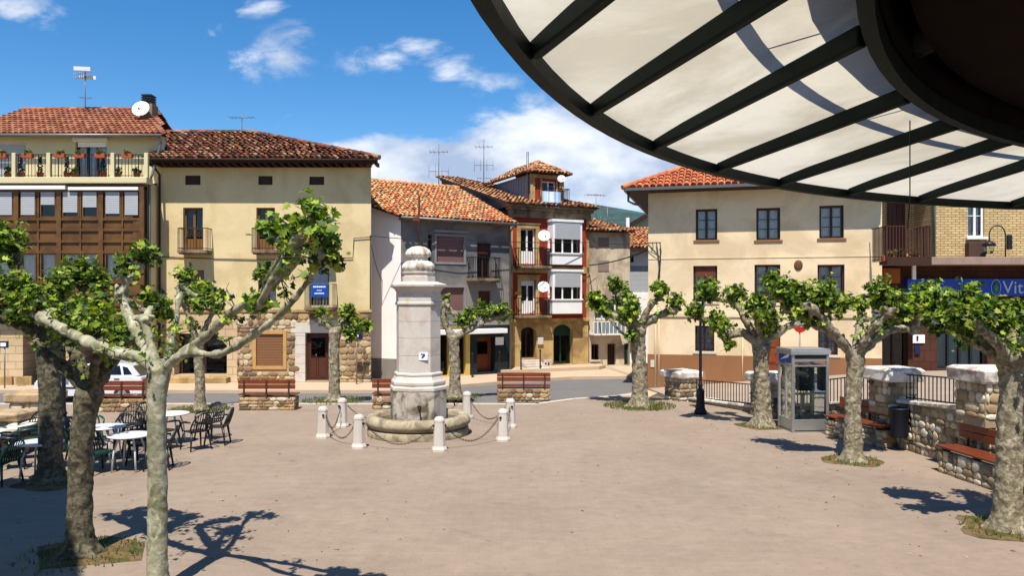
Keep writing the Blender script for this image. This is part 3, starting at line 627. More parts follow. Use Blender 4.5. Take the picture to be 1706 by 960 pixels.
    for (z_,ws,hh) in ((F.Z(532,478,-.8),[.07,.05,.06,.05,.07,.05,.06],.055),(F.Z(532,484,-.8),[.04,.03,.05,.03],.03),(F.Z(532,489,-.8),[.05,.06,.04,.06,.05,.05],.045)):
        tw=sum(ws)+.014*(len(ws)-1); x=uc-tw/2
        for w_ in ws: l.box(x,x+w_,-.806,-.801,z_-hh/2,z_+hh/2); x+=w_+.014
    l.build('lettering',wm,bo)
    return F,b
FB,bB=bldB()
# ================================================================== C: grey house
def bldC():
    F=Fac((-4.70,33),(-.07,35.95)); W_=F.W; b=F.root('grey_house',label='grey rendered house with orange tile roof and a shop behind the fountain',cat='building')
    zt=F.Z(668,366); R_=F.rect
    w1=R_(727,394,773,437); w2=R_(727,479,773,518); d1=R_(795,405,818,464); d2=R_(797,485,818,510); slot=R_(713,391,720,436)
    zf=F.Z(760,543)
    m=MB(); wall_open(m,0,W_,zf,zt,[w1,w2,d1,d2,slot]); D=8
    m.quad((W_,0,zt),(W_,0,-.3),(W_,D,-.3),(W_,D,zt)); m.build('wall',greyp,b)
    sl=MB(); sl.box(slot[0],slot[1],.2,.25,slot[2],slot[3]); sl.build('slot_recess',brownfr,b)
    # white side wall (gable side towards the alley)
    T=MB();Uu=MB(); ze=zt+.1; run=5.6; zr=F.Z(700,307,4.9); rise=zr-ze; L_=math.hypot(rise,run)
    sl_=-.62; zp_=lambda d:ze+(d+.42)*rise/run; sw=MB(); sw.add([(0,0,-.3),(sl_*D,D,-.3),(sl_*D,D,ze-.1),(sl_*5.1,5.1,zp_(5.1)-.1),(0,0,zp_(0)-.1)],[(0,1,2,3,4)]); sw.quad((sl_*D,D,-.3),(W_,D,-.3),(W_,D,ze),(sl_*D,D,ze)); sw.build('side_wall',whitep,b)
    zs_=F.Z(640,600); sk=MB(); sk.add([(-.03,0,-.2),(sl_*D-.03,D,-.2),(sl_*D-.03,D,zs_),(-.03,0,zs_),(-.003,0,zs_),(sl_*D-.003,D,zs_)],[(0,1,2,3),(3,2,5,4)]); sk.build('side_skirting',greyp,b)
    tiles(T,Uu,(-.22,-.42,ze),(1,0,0),(0,run/L_,rise/L_),[(0,0),(W_+.35,0),(W_+.35-.0,L_),(sl_*5.6,L_)],PAL['orange'],tw=.2,tl=.34,jit=.6,seed=9)
    Uu.add([(-3.4,5.15,zr),(W_+.1,5.15,zr),(W_+.1,D+.3,ze),(-5.,D+.3,ze)],[(0,1,2,3)]); ridge(T,(-3.4,5.15,zr+.03),(W_+.1,5.15,zr+.03),PAL['orange'])
    roofobj(b,T,Uu)
    e=MB(); e.box(-.1,W_+.1,-.36,-.0,zt-.02,zt+.05); e.build('eave',cornm,b)
    gt=MB(); gt.tube([(-.2,-.48,zt+.06),(W_+.12,-.48,zt+.04)],.05,8); gt.tube([(W_-.06,-.45,zt+.02),(W_-.06,-.07,zt-.3),(W_-.06,-.07,0)],.045,8); gt.build('gutter',zinc,b)
    for r_ in (w1,w2):
        fr=MB(); a,b_,c,d=r_; k=.09; fr.box(a-k,a,-.03,.02,c-k,d+k); fr.box(b_,b_+k,-.03,.02,c-k,d+k); fr.box(a,b_,-.03,.02,d,d+k); fr.box(a,b_,-.03,.02,c-k,c); w=fr.build('window',mat('grey_trim',S(150,146,146,.7),.8),b)
        sh=MB(); n=14
        for j in range(n): sh.box(a,b_,.1,.125,c+(d-c)*j/n+.006,c+(d-c)*(j+1)/n-.004)
        sh.build('shutter',shutterpink,w)
    window(b,d1,doorwood,y=.15,leaves=2,bars=0,cur=False,shutter=.4,shm=doorwood,name='balcony_door'); window(b,d2,doorwood,y=.15,leaves=2,bars=0,cur=False,shutter=1,shm=doorwood)
    balcony(b,F.U(786,-.5),F.U(834,-.5),F.Z(810,464,-.5),.6,.95,sp=.1)
    cp=MB(); cp.box(F.U(722),F.U(778),-.12,-.003,F.Z(750,388),F.Z(750,384)); cp.box(F.U(700),F.U(790),-.15,-.003,F.Z(740,541),F.Z(740,536)); cp.build('ledge',mat('grey_trim',(1,1,1,1)),b)
    # shopfront
    us=F.U(783); z0=-.3; zt2=zf
    yel=mat('yellow_shop_wood',S(222,190,104,.72),.6,var=.08)
    bays=[(F.U(a),F.U(c),.05,F.Z(740,556)) for a,c in ((700,716),(733,748),(756,776))]
    m=MB(); wall_open(m,0,us,z0,zf,bays,0,.3); sf=m.build('shopfront',yel,b)
    for r_ in bays: window(b,r_,brownfr,y=.2,leaves=1,bars=0,cur=False,deep=1.0,name='shop_window')
    dd=R_(795,562,825,622); dd=(dd[0],dd[1],.1,dd[3])
    m=MB(); wall_open(m,us,W_,z0,zf,[dd],0,.5); m.build('tiled_wall',greentile,b)
    door(b,dd,orangewood,y=.4,glassy=1,leaves=1,panels=2,label='orange wooden entrance door')
    a=MB(); a.box(F.U(724,-.4),F.U(843,-.4),-.55,-.05,F.Z(780,557,-.4),F.Z(780,549,-.4)); a.build('awning_case',whitepaint,b,bevel=.02)
    a=MB(); a.box(F.U(825),F.U(838),-.06,-.004,F.Z(832,575),F.Z(832,562)); a.build('menu_case',whitepaint,b)
    return F,b
FC,bC=bldC()
# ================================================================== D: red house with tower
def bldD():
    F=Fac((-.085,37),(3.80,38.85)); W_=F.W; b=F.root('red_house',label='tall narrow red house with white bay windows and roof tower',cat='building')
    R_=F.rect; zc=F.Z(900,352); g0=F.Z(900,533)
    dU=R_(867,381,892,440); dL=R_(868,468,892,523)
    m=MB(); wall_open(m,0,W_,g0,zc,[dU,dL]); body(m,0,W_,-.3,zc,9.3,0); m.build('wall',redp,b)
    a1=R_(868,545,894,612); a1=(a1[0],a1[1],.55,a1[3]); a2=R_(922,541,955,612); a2=(a2[0],a2[1],.18,a2[3])
    m=MB(); wall_open(m,0,W_,-.3,g0,[a1,a2],0,.35); m.build('ground_floor_wall',sand,b)
    # arched heads
    for (a,b_,c,d) in (a1,a2):
        q=MB(); n=8; r=(b_-a)/2; cx=(a+b_)/2; pts=[(a-.003,d+.002),(b_+.003,d+.002)]+[(cx+r*math.cos(t),d-r*.55+r*.55*math.sin(t)) for t in [math.pi*k/n for k in range(n+1)]]
        for k in range(n):
            t0,t1=math.pi*k/n,math.pi*(k+1)/n; p0=(cx+r*math.cos(t0),d-r*.55+r*.55*math.sin(t0)); p1=(cx+r*math.cos(t1),d-r*.55+r*.55*math.sin(t1))
            q.prism([p1,(p1[0],d),(p0[0],d),p0],.002,.3)
        q.build('arch_spandrel',sand,b)
    window(b,a1,brownfr,y=.32,leaves=2,bars=1,cur=False,name='door'); 
    w=window(b,a2,mat('green_frame',S(20,70,50,.6),.5),y=.32,leaves=2,bars=0,cur=False,name='door'); q=MB(); q.box(a2[0]+.06,a2[1]-.06,.3,.33,a2[3]-.55,a2[3]); q.build('fanlight',mat('green_frame',(1,1,1,1)),w)
    st=MB()
    for k in range(4): st.box(a1[0]-.1,a1[1]+.1,-.28*(3-k)-.28,-.003 if k==3 else -.28*(3-k)+.0,-.1,.14+.1*k+.04)
    st.build('step',lime,b,bevel=.01)
    for (xa,xb,ya,yb) in ((905,918,600,612),(895,904,562,574)):
        q=MB(); q.box(F.U(xa),F.U(xb),-.09,-.004,F.Z(910,yb),F.Z(910,ya)); mb2=q.build('meter_box',lime,b,bevel=.01)
        if ya==600:
            for dx in (.09,.25): w2=MB(); w2.box(F.U(xa)+dx-.04,F.U(xa)+dx+.04,-.098,-.091,F.Z(910,yb)+.1,F.Z(910,yb)+.22); w2.build('meter_window',darkroom,mb2)
    # stone trims
    t=MB(); zb1=F.Z(900,440); 
    for (a,b_,c,d) in (dU,dL):
        t.box(a-.2,a-.003,-.05,.02,c-.1,d+.18); t.box(b_+.003,b_+.2,-.05,.02,c-.1,d+.18); t.box(a-.003,b_+.003,-.051,.02,d+.003,d+.2); t.box(a-.25,b_+.25,-.09,.02,d+.203,d+.28)
    t.box(-.02,.12,-.05,.0,g0,zc); t.box(W_-.12,W_+.02,-.05,.0,g0,zc); t.box(-.03,W_+.03,-.1,.0,g0-.1,g0+.06); t.box(-.02,W_+.02,-.05,.0,F.Z(900,455),F.Z(900,444)); t.build('stone_trim',sand,b,bevel=.01)
    window(b,dU,whitepaint,y=.12,leaves=2,bars=0,cur=False,panel=.62,name='balcony_door'); window(b,dL,whitepaint,y=.12,leaves=2,bars=0,cur=False,panel=.62,name='balcony_door',shutter=.15,shm=whitepaint)
    balcony(b,F.U(862,-.4),F.U(918,-.4),F.Z(888,443,-.4),.5,.85,sp=.12,rm=iron); balcony(b,F.U(862,-.4),F.U(918,-.4),F.Z(888,526,-.4),.5,.85,sp=.12,rm=iron)
    # cornice
    c=MB(); c.box(-.1,W_+.1,-.12,.1,zc-.35,zc); c.box(-.18,W_+.18,-.25,.1,zc+.002,zc+.14); c.box(-.28,W_+.28,-.4,.1,zc+.142,zc+.26); 
    c.build('cornice',cornm,b,bevel=.02)
    # bay windows
    for (yt,yb,ym,yw) in ((366,441,428,398),(449,523,505,478)):
        dep=-.55; a,b_=F.U(921,dep),F.U(970,dep); z0,z1=F.Z(945,yb,dep),F.Z(945,yt,dep); zl,zh=F.Z(945,ym-6,dep)-.0,F.Z(945,yw,dep)
        q=MB(); q.box(a,b_,dep,-.003,z0,zl); q.box(a-.05,b_+.05,dep-.06,-.003,z1-.12,z1); q.box(a-.04,b_+.04,dep-.05,-.003,zl-.05,zl+.02); q.box(a,b_,dep,-.003,zh,z1-.12)
        for x in (a,b_-.1): q.box(x,x+.1,dep,dep+.1,zl,zh); q.box(x,x+.1,-.1,-.003,zl,zh)
        for k in (1,2): x=a+(b_-a)*k/3; q.box(x-.035,x+.035,dep+.02,dep+.07,zl,zh)
        bw=q.build('bay_window',whitepaint,b,bevel=.008); p=MB(); p.quad((a,dep+.05,zl),(b_,dep+.05,zl),(b_,dep+.05,zh),(a,dep+.05,zh)); p.quad((a+.04,dep,zl),(a+.04,-.01,zl),(a+.04,-.01,zh),(a+.04,dep,zh)); p.build('pane',GLASS,bw)
        s_=MB(); n=12; zz0=zh-.02; 
        for k in range(n): s_.box(a+.12,b_-.12,dep-.03,dep-.005,zz0+(z1-.14-zz0)*k/n+.004,zz0+(z1-.14-zz0)*(k+1)/n-.004)
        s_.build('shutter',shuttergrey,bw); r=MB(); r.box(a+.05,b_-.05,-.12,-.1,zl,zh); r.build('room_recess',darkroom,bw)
    # roof
    T=MB();Uu=MB(); ze=zc+.27; ur0=0; zr=10.5; run=9.8; rise=zr-ze; L_=math.hypot(rise,run)
    tiles(T,Uu,(-.35,-.48,ze),(1,0,0),(0,run/L_,rise/L_),[(0,0),(W_+.7,0),(W_-.8,L_*.45),(1.2,L_),(0,L_)],PAL['old'],tw=.22,tl=.38,jit=.7,seed=12)
    roofobj(b,T,Uu)
    gw=MB(); gw.add([(-.02,.0,ze-.1),(-.02,9.3,ze-.1),(-.02,9.3,zr-.1)],[(0,1,2)]); gw.build('gable',greyp,b); gw=MB(); gw.add([(-.12,-.2,ze-.14),(-.02,-.2,ze-.14),(-.02,9.3,zr-.22),(-.12,9.3,zr-.22),(-.12,-.2,ze+.0),(-.02,-.2,ze+.0),(-.02,9.3,zr-.08),(-.12,9.3,zr-.08)],[(0,3,2,1),(4,5,6,7),(0,1,5,4),(1,2,6,5),(2,3,7,6),(3,0,4,7)]); gw.build('verge',greyp,b)
    # tower
    tx0,tx1=F.U(884,.4),F.U(938,.4); ty0,ty1=.4,5.2; tz0=ze-.1; tz1=F.Z(910,291,.4)
    tw_=R_(903,302,926,336,.4); tw_=(tw_[0],tw_[1],F.Z(915,338,.4),tw_[3])
    m=MB(); wall_open(m,tx0,tx1,tz0,tz1,[tw_],ty0,.2); m.quad((tx1,ty0,tz1),(tx1,ty0,tz0),(tx1,ty1,tz0),(tx1,ty1,tz1)); tb=m.build('tower_front',redp,b)
    m=MB(); m.quad((tx0,ty0,tz0),(tx0,ty0,tz1),(tx0,ty1,tz1),(tx0,ty1,tz0)); 
    for k in range(16): y=ty0+.1+k*.3; m.box(tx0-.02,tx0-.003,y,y+.03,tz0,tz1)
    m.quad((tx0,ty1,tz0),(tx0,ty1,tz1),(tx1,ty1,tz1),(tx1,ty1,tz0)); m.build('tower_side',mat('grey_sheet',S(138,146,158,.7),.6,var=.1,streak=.3),b)
    t=MB(); t.box(tx0-.03,tx0+.22,ty0-.06,ty0-.003,tz0,tz1); t.box(tx1-.22,tx1+.03,ty0-.06,ty0-.003,tz0,tz1); t.box(tw_[0]-.1,tw_[0]-.003,ty0-.04,ty0-.003,tw_[2],tw_[3]+.1); t.box(tw_[1]+.003,tw_[1]+.1,ty0-.04,ty0-.003,tw_[2],tw_[3]+.1); t.box(tx0-.06,tx1+.06,ty0-.1,ty0-.002,tz1-.2,tz1-.002); t.build('tower_trim',sand,b,bevel=.01)
    window(b,tw_,whitepaint,y=ty0+.1,leaves=2,bars=0,cur=False,name='tower_window')
    balcony_=MB(); railing(balcony_,tw_[0]-.2,tw_[1]+.35,-.35,ze+.0,.85,.12,back=.35); balcony_.build('tower_railing',iron,b)
    T=MB();Uu=MB(); o_=.32; x0,x1,y0,y1=tx0-o_,tx1+o_,ty0-o_,ty1+o_; hw=(x1-x0)/2; zz=tz1+.05; ri=F.Z(905,272,1.5)-zz; L_=math.hypot(hw,ri)
    tiles(T,Uu,(x0,y0,zz),(1,0,0),(0,hw/L_,ri/L_),[(0,0),(x1-x0,0),(hw+.01,L_),(hw-.01,L_)],PAL['old'],tw=.2,tl=.32,jit=.6)
    tiles(T,Uu,(x0,y1,zz),(0,-1,0),(hw/L_,0,ri/L_),[(0,0),(y1-y0,0),(y1-y0-hw,L_),(hw,L_)],PAL['old'],tw=.2,tl=.32,jit=.6,seed=5)
    tiles(T,Uu,(x1,y0,zz),(0,1,0),(-hw/L_,0,ri/L_),[(0,0),(y1-y0,0),(y1-y0-hw,L_),(hw,L_)],PAL['old'],tw=.2,tl=.32,jit=.6,seed=6)
    ridge(T,(x0+hw,y0+hw,zz+ri),(x0+hw,y1-hw,zz+ri),PAL['old']); ridge(T,(x0+hw,y0+hw,zz+ri),(x0,y0,zz+.02),PAL['old'],.08); ridge(T,(x0+hw,y0+hw,zz+ri),(x1,y0,zz+.02),PAL['old'],.08)
    roofobj(b,T,Uu,'tower_roof')
    vp=MB(); vp.tube([F_ for F_ in [(F.U(879,.6),.6,ze+.3),(F.U(879,.6),.6,F.Z(879,253,.6))]],.06,8); vp.build('flue_pipe',zinc,b)
    return F,b,tw_,ze
FD,bD,twD,zeD=bldD()
# ================================================================== E, F, G
def bldE():
    F=Fac((3.86,39.0),(6.0,39.7)); W_=F.W; b=F.root('beige_house',label='low beige house right of the red house, with blocked windows',cat='building'); R_=F.rect
    zt=F.Z(1000,387); s1=R_(985,574,998,600); s2=R_(1012,573,1026,612); s2=(s2[0],s2[1],.05,s2[3]); gb=R_(990,500,1038,532)
    s3=(F.U(1040),W_-.05,.05,s2[3])
    m=MB(); wall_open(m,0,W_,-.3,zt,[s1,s2,gb,s3]); body(m,0,W_,-.3,zt,7,0); m.build('wall',beigep,b)
    door(b,s2,brownfr,leaves=1,label='narrow dark door'); window(b,s1,brownfr,bars=0,cur=False,sill=.05); door(b,s3,mat('green_frame',(1,1,1,1)),leaves=1)
    window(b,gb,whitepaint,y=.05,leaves=4,bars=0,cur=True)
    q=MB(); a,c=F.U(988,-.5),F.U(1040,-.5); z0,z1=F.Z(1010,556,-.5),F.Z(1010,536,-.5); q.box(a,c,-.6,-.003,z0-.08,z0); q.box(a,c,-.6,-.57,z1-.04,z1)
    for k in range(9): x=a+(c-a)*k/8; q.box(x-.02,x+.02,-.6,-.57,z0,z1)
    o=q.build('balcony',whitepaint,b); p=MB(); p.quad((a,-.585,z0),(c,-.585,z0),(c,-.585,z1),(a,-.585,z1)); p.build('pane',mat('frosted_pane',S(150,165,172,.6),.2),o)
    for r_ in (R_(996,396,1014,412),R_(996,434,1014,452)):
        s_=MB(); n=8
        for k in range(n): s_.box(r_[0],r_[1],-.03,-.004,r_[2]+(r_[3]-r_[2])*k/n+.005,r_[2]+(r_[3]-r_[2])*(k+1)/n-.005)
        s_.build('shutter',mat('faded_shutter',S(160,142,132,.7),.8),b)
    T=MB();Uu=MB(); ze=zt+.05; zr=F.Z(985,359,3.2); rise=zr-ze; run=3.6; L_=math.hypot(rise,run)
    tiles(T,Uu,(-.3,-.4,ze),(1,0,0),(0,run/L_,rise/L_),[(0,0),(W_+.4,0),(W_-1.1,L_),(0,L_)],PAL['old'],tw=.2,tl=.34,jit=.6,seed=21); Uu.add([(-.3,3.2,zr),(W_-1.2,3.2,zr),(W_,7,ze),(-.3,7,ze)],[(0,1,2,3)]); Uu.add([(W_-1.2,3.2,zr),(W_+.1,-.4,ze),(W_,7,ze)],[(0,1,2)])
    roofobj(b,T,Uu)
bldE()
def bldF():
    F=Fac((6.15,42.6),(9.6,42.9)); W_=F.W; b=F.root('small_white_house',label='small white house with low orange roof seen past the peach house corner',cat='building'); R_=F.rect
    zt=F.Z(1060,415); s=R_(1044,443,1100,488); w1=R_(1046,425,1056,437); w2=R_(1064,470,1078,500); w2=R_(1050,500,1062,535)
    m=MB(); wall_open(m,0,W_,-.3,zt,[s,w1,w2]); body(m,0,W_,-.3,zt,8,0); m.build('wall',whitep,b)
    window(b,s,whitepaint,leaves=2,bars=0,cur=False,shutter=.95,shm=shuttergrey); window(b,w1,brownfr,leaves=1,bars=0,cur=False); window(b,w2,brownfr,leaves=1,bars=0,cur=False)
    T=MB();Uu=MB(); ze=zt+.05; zr=F.Z(1060,380,4); rise=zr-ze; run=4.5; L_=math.hypot(rise,run)
    tiles(T,Uu,(-.2,-.5,ze),(1,0,0),(0,run/L_,rise/L_),[(0,0),(W_+.4,0),(W_+.4,L_),(0,L_)],PAL['orange'],tw=.2,tl=.34,jit=.6,seed=31); Uu.add([(-.2,4,zr),(W_,4,zr),(W_,8,ze),(-.2,8,ze)],[(0,1,2,3)]); roofobj(b,T,Uu)
    e=MB(); e.box(-.2,W_+.2,-.5,0,zt-.1,zt+.02); e.build('eave',darkwood,b)
    F=Fac((6.9,50),(11.5,50)); b=F.root('gabled_house',label='cream gable end with dark verge rising behind the small white house',cat='building')
    zl=F.Z(1035,388); za=F.Z(1085,352)
    m=MB(); m.prism([(0,-.3),(F.W,-.3),(F.W,zl),(F.U(1095),za),(0,zl)],0,6); m.build('wall',cream,b)
    r=MB(); r.prism([(-.5,zl-.25),(F.U(1095),za+.02),(F.W+.5,zl-.25),(F.W+.5,zl-.02),(F.U(1095),za+.28),(-.5,zl-.02)],-.4,6.3); r.build('roof',darkwood,b)
    c=MB(); u=F.U(1045,-.45); c.box(u-.1,u+.1,-.7,-.42,zl-.2,zl+.9); c.build('chimney',whitep,b)
bldF()
# ================================================================== H: peach house
def bldH():
    F=Fac((5.15,29.5),(12.97,27.35)); W_=F.W; b=F.root('peach_house',label='large peach house with ochre plinth and orange tile roof behind the railings',cat='building'); R_=F.rect
    zt=F.Z(1200,318); zp=1.34
    up=[R_(1159,348,1195,400),R_(1260,346,1300,400),R_(1365,342,1406,397)]
    md=[R_(1155,443,1195,503),R_(1257,441,1300,505),R_(1362,441,1407,515)]
    lo=[R_(1158,543,1190,586),R_(1363,548,1396,592)]
    dr=(F.U(1274),F.U(1300),.45,F.Z(1287,548))
    m=MB(); wall_open(m,0,W_,zp,zt,up+md+lo+[dr]); body(m,0,W_,-.3,zt,9,0); m.build('wall',creamH,b)
    m=MB(); wall_open(m,-.025,W_,-.3,zp-.0,[(dr[0],dr[1],dr[2],zp+1)],-.025,.2); m.quad((-.025,-.025,zp),(W_,-.025,zp),(W_,0,zp),(-.025,0,zp)); m.quad((-.025,-.025,-.3),(-.025,-.025,zp),(-.025,9,zp),(-.025,9,-.3)); m.build('plinth',plinth,b)
    sc_=MB(); z=F.Z(1270,429); sc_.box(0,W_,-.018,-.002,z-.02,z+.02); z=F.Z(1270,527); sc_.box(0,W_,-.05,-.002,z-.04,z+.09); sc_.build('string_course',creamH,b)
    for i,r_ in enumerate(up): window(b,r_,brownfr,y=.14,leaves=2,bars=2,fr=.07,sill=.04,sillm=shutterbrown)
    for i,r_ in enumerate(md): window(b,r_,brownfr,y=.14,leaves=2,bars=3,fr=.07,shutter=[.3,.0,.04][i],shm=mat('red_brown_shutter',S(120,62,40,.65),.6),sill=.04,sillm=creamH)
    for r_ in lo:
        w=window(b,r_,brownfr,y=.16,leaves=2,bars=1,sill=.05); gr=MB(); n=6
        for k in range(1,n): x=r_[0]+(r_[1]-r_[0])*k/n; gr.box(x-.01,x+.01,.02,.04,r_[2],r_[3])
        for k in (1,2): z=r_[2]+(r_[3]-r_[2])*k/3; gr.box(r_[0],r_[1],.022,.038,z-.01,z+.01)
        gr.build('grille',iron,w)
    door(b,dr,orangewood,y=.15,leaves=1,panels=3,label='orange brown wooden door')
    pq=MB(); u,z=F.U(1330),F.Z(1330,442); 
    pq.lathe([(.13,0),(.15,.02),(.12,.05),(.05,.06)],16,(0,0,0)); o=pq.build('round_plaque',mat('brown_plaque',S(120,78,48,.6),.7),b,loc=(u,-.003,z)); o.rotation_euler=(R(90),0,0); o.scale=(1,1.25,1)
    e=MB(); e.box(-.75,W_+.0,-.7,9,zt+.0,zt+.08); e.build('eave',darkwood,b)
    gt=MB(); gt.box(-.82,W_,-.82,-.71,zt+.02,zt+.13); gt.box(-.84,-.76,-.71,9,zt+.02,zt+.13); gt.tube([(-.7,-.4,zt),(-.7,-.4,zt-.32),(-.5,-.3,zt-.42),(-.06,-.07,zt-.5)],.045,8); gt.build('gutter',mat('grey_gutter',S(120,118,120,.6),.5,metal=.4),b)
    dp=MB()
    for px in (1092,1098): dp.tube([(F.U(px),-.07,F.Z(px,500)),(F.U(px),-.07,-.2)],.035,6)
    dp.tube([(F.U(1237),-.04,F.Z(1237,560)),(F.U(1237),-.04,.1)],.02,6); dp.build('downpipe',creamH,b)
    mb_=MB(); mb_.box(F.U(1084),F.U(1093),-.05,-.026,F.Z(1088,612),F.Z(1088,600)); mb_.build('meter_box',lime,b)
    T=MB();Uu=MB(); ze=zt+.12; ri=2.0; run=4.2; L_=math.hypot(ri,run)
    tiles(T,Uu,(-.85,-.8,ze),(1,0,0),(0,run/L_,ri/L_),[(0,0),(W_+.85,0),(W_+.85,L_),(4.4,L_)],PAL['new'],tw=.24,tl=.4,jit=.15,seed=41)
    tiles(T,Uu,(-.85,9,ze),(0,-1,0),(run/L_,0,ri/L_),[(0,0),(9.8,0),(5.6,L_),(4.2,L_)],PAL['new'],tw=.24,tl=.4,jit=.15,seed=42)
    ridge(T,(3.4,3.4,ze+ri),(W_,3.4,ze+ri),PAL['new']); ridge(T,(3.4,3.4,ze+ri),(-.85,-.8,ze+.03),PAL['new']); Uu.add([(3.4,3.5,ze+ri),(W_,3.5,ze+ri),(W_,9.1,ze),(-.8,9.1,ze)],[(0,1,2,3)])
    roofobj(b,T,Uu)
    return F,b
FH,bH=bldH()
# ================================================================== I: brick building with bank
def bldI():
    F=Fac((13.0,27.3),(24,26.9)); W_=F.W; b=F.root('brick_building',label='pale yellow brick building with a bank office under a blue fascia',cat='building'); R_=F.rect
    zl0=F.Z(1600,441,-.7); zl1=F.Z(1600,428,-.7); zt=9.3; ux=F.U(1553); w=R_(1612,347,1640,395); w=(w[0],w[1],w[2],w[2]+1.5)
    m=MB(); wall_open(m,ux,W_,zl1,zt,[w],0,.2); m.quad((ux,0,zl1),(ux,0,zt),(ux,1.3,zt),(ux,1.3,zl1)); m.quad((0,1.3,zl1),(ux,1.3,zl1),(ux,1.3,zt),(0,1.3,zt)); m.build('brick_wall',brick,b)
    m=MB(); body(m,0,W_,-.3,zt,9,.9); m.build('wall',cornm,b)
    m=MB(); m.box(-.0,ux+.05,-.3,1.3,zt-1.2,zt); m.box(-.3,W_+.3,-.5,9.3,zt+.003,zt+.25); m.build('roof',darkwood,b)
    window(b,w,whitepaint,y=.1,leaves=2,bars=1,sill=.14,sillm=whitepaint)
    door(b,(F.U(1478,1.3),F.U(1506,1.3),zl1,zl1+2.1),doorwood,y=1.22,name='balcony_door',handle=False)
    q=MB(); q.box(w[0]-.1,w[1]-.1,-.28,-.003,w[2]-.75,w[2]-.2); q.build('air_conditioner',mat('brown_grille',S(90,66,56,.6),.7),b,bevel=.02)
    sl=MB(); sl.box(0,W_,-.7,1.3,zl0,zl1); sl.build('ledge',mat('pinkish_concrete',S(176,150,134,.6),.85,var=.12,streak=.25),b,bevel=.01)
    dp=MB(); dp.tube([(ux+.03,-.08,zl1),(ux+.03,-.08,zt-.1)],.05,8); dp.build('downpipe',mat('teal_pipe',S(90,120,124,.6),.5),b)
    bx0,bx1=-.45,F.U(1549,-1.2); bl=MB(); bl.box(bx0,bx1,-1.3,-.702,zl0-.02,zl0+.1); bl.box(bx0,bx1,-1.33,-1.303,zl0-.05,zl0+.24); bb=bl.build('balcony',darkwood,b)
    rl=MB(); railing(rl,bx0,bx1,-1.28,zl0+.1,1.18,.1,r=.013,back=-.1); rl.build('railing',mat('brown_railing',S(84,48,36,.6),.6),bb)
    # shop level
    z1=zl0-.003; ops=[(F.U(1470,.4),F.U(1513,.4),.9,3.0,1.0),(F.U(1562,.4),F.U(1645,.4),.95,3.0,1.0),(F.U(1655,.4),F.U(1790,.4),.95,3.0,1.0)]
    m=MB(); wall_open(m,0,W_,-.3,z1,ops,.4,.5); m.build('shop_wall',brickdark,b)
    for i,o_ in enumerate(ops):
        window(b,o_[:4],brownfr if i==0 else mat('dark_shop_frame',S(34,40,44,.6),.5),y=.6,leaves=2 if i==0 else 4,bars=1 if i==0 else 0,cur=i>0,deep=1.4,name='shop_door' if i==0 else 'shop_window',curm=mat('pale_blind',S(150,186,184,.6),.8,var=.05))
    op=MB(); r_=R_(1470,443,1506,470); op.box(F.U(1472,.1),F.U(1500,.1),.1,.395,F.Z(1490,472,.1),F.Z(1490,447,.1)); op.build('transom',mat('orange_board',S(170,92,44,.6),.7),b)
    cb=MB(); cb.box(F.U(1519,-.1),F.U(1524,-.1),-.2,-.1,F.Z(1520,466),F.Z(1520,443)); cb.build('white_strip',whitepaint,b)
    # fascia sign
    fs=MB(); a,c=F.U(1512,.1),W_-.2; z0_,z1_=F.Z(1600,493,.1),F.Z(1600,465,.1); fs.box(a,c,.1,.39,z0_,z1_); f=tag(fs.build('fascia_sign',mat('deep_blue_fascia',S(20,60,168,.85),.35,var=.05),b),label='blue shop fascia with oval green emblem and pale lettering')
    pale=mat('pale_letter',S(190,206,220,.7),.4,var=.02); text('Vital',.62,pale,f,(F.U(1697,.1),.09,(z0_+z1_)/2-.02))
    q=MB(); n=28; cx,cz,ra,rb=F.U(1659,.1),(z0_+z1_)/2,.16,.27
    for k in range(n):
        t0,t1=2*math.pi*k/n,2*math.pi*(k+1)/n; q.tube([(cx+ra*math.cos(t0),.085,cz+rb*math.sin(t0)),(cx+ra*math.cos(t1),.085,cz+rb*math.sin(t1))],.012,5)
    q.build('emblem_ring',pale,f)
    q=MB()
    for k in range(6): a_=math.pi*k/6; q.tube([(cx-.1*math.cos(a_),.085,cz-.18*math.sin(a_)),(cx+.1*math.cos(a_),.085,cz+.18*math.sin(a_))],.02,5)
    q.build('emblem',mat('emblem_green',S(60,150,90,.8),.4),f)
    q=MB(); q.box(F.U(1521,.35),F.U(1541,.35),.36,.395,F.Z(1530,572,.35),F.Z(1530,558,.35)); n_=q.build('notice',whitepaint,b); q=MB(); q.box(F.U(1528,.3),F.U(1531,.3),.34,.355,F.Z(1530,568,.35),F.Z(1530,560,.35)); q.box(F.U(1525,.3),F.U(1534,.3),.33,.355,F.Z(1530,590,.35),F.Z(1530,576,.35)); q.build('notice_mark',navym,n_)
    return F,b,zl0,zl1
FI,bI,zl0I,zl1I=bldI()
# added building outside the view, shaped so its shade covers the square's left
def bldJ():
    F=Fac((-9.6,8.6),(-5.6,1.6)); b=F.root('unseen_shade_house',label='unseen cream house added beside the viewer to shade the left of the square',cat='building')
    zt=11.5; m=MB(); ops=[(1+i*2.3,2.1+i*2.3,z,z+1.7) for i in range(3) for z in (1.2,4.6,8)]
    # mirrored frame: façade faces the square
    e=F.root('x'); bpy.data.objects.remove(e)
    wall_open(m,0,F.W,-.3,zt,[],0); body(m,0,F.W,-.3,zt,-9,0); m.build('wall',cream,b)
    r=MB(); r.box(-.4,F.W+.4,-9.4,.4,zt+.003,zt+.3); r.build('roof',darkwood,b)
bldJ()
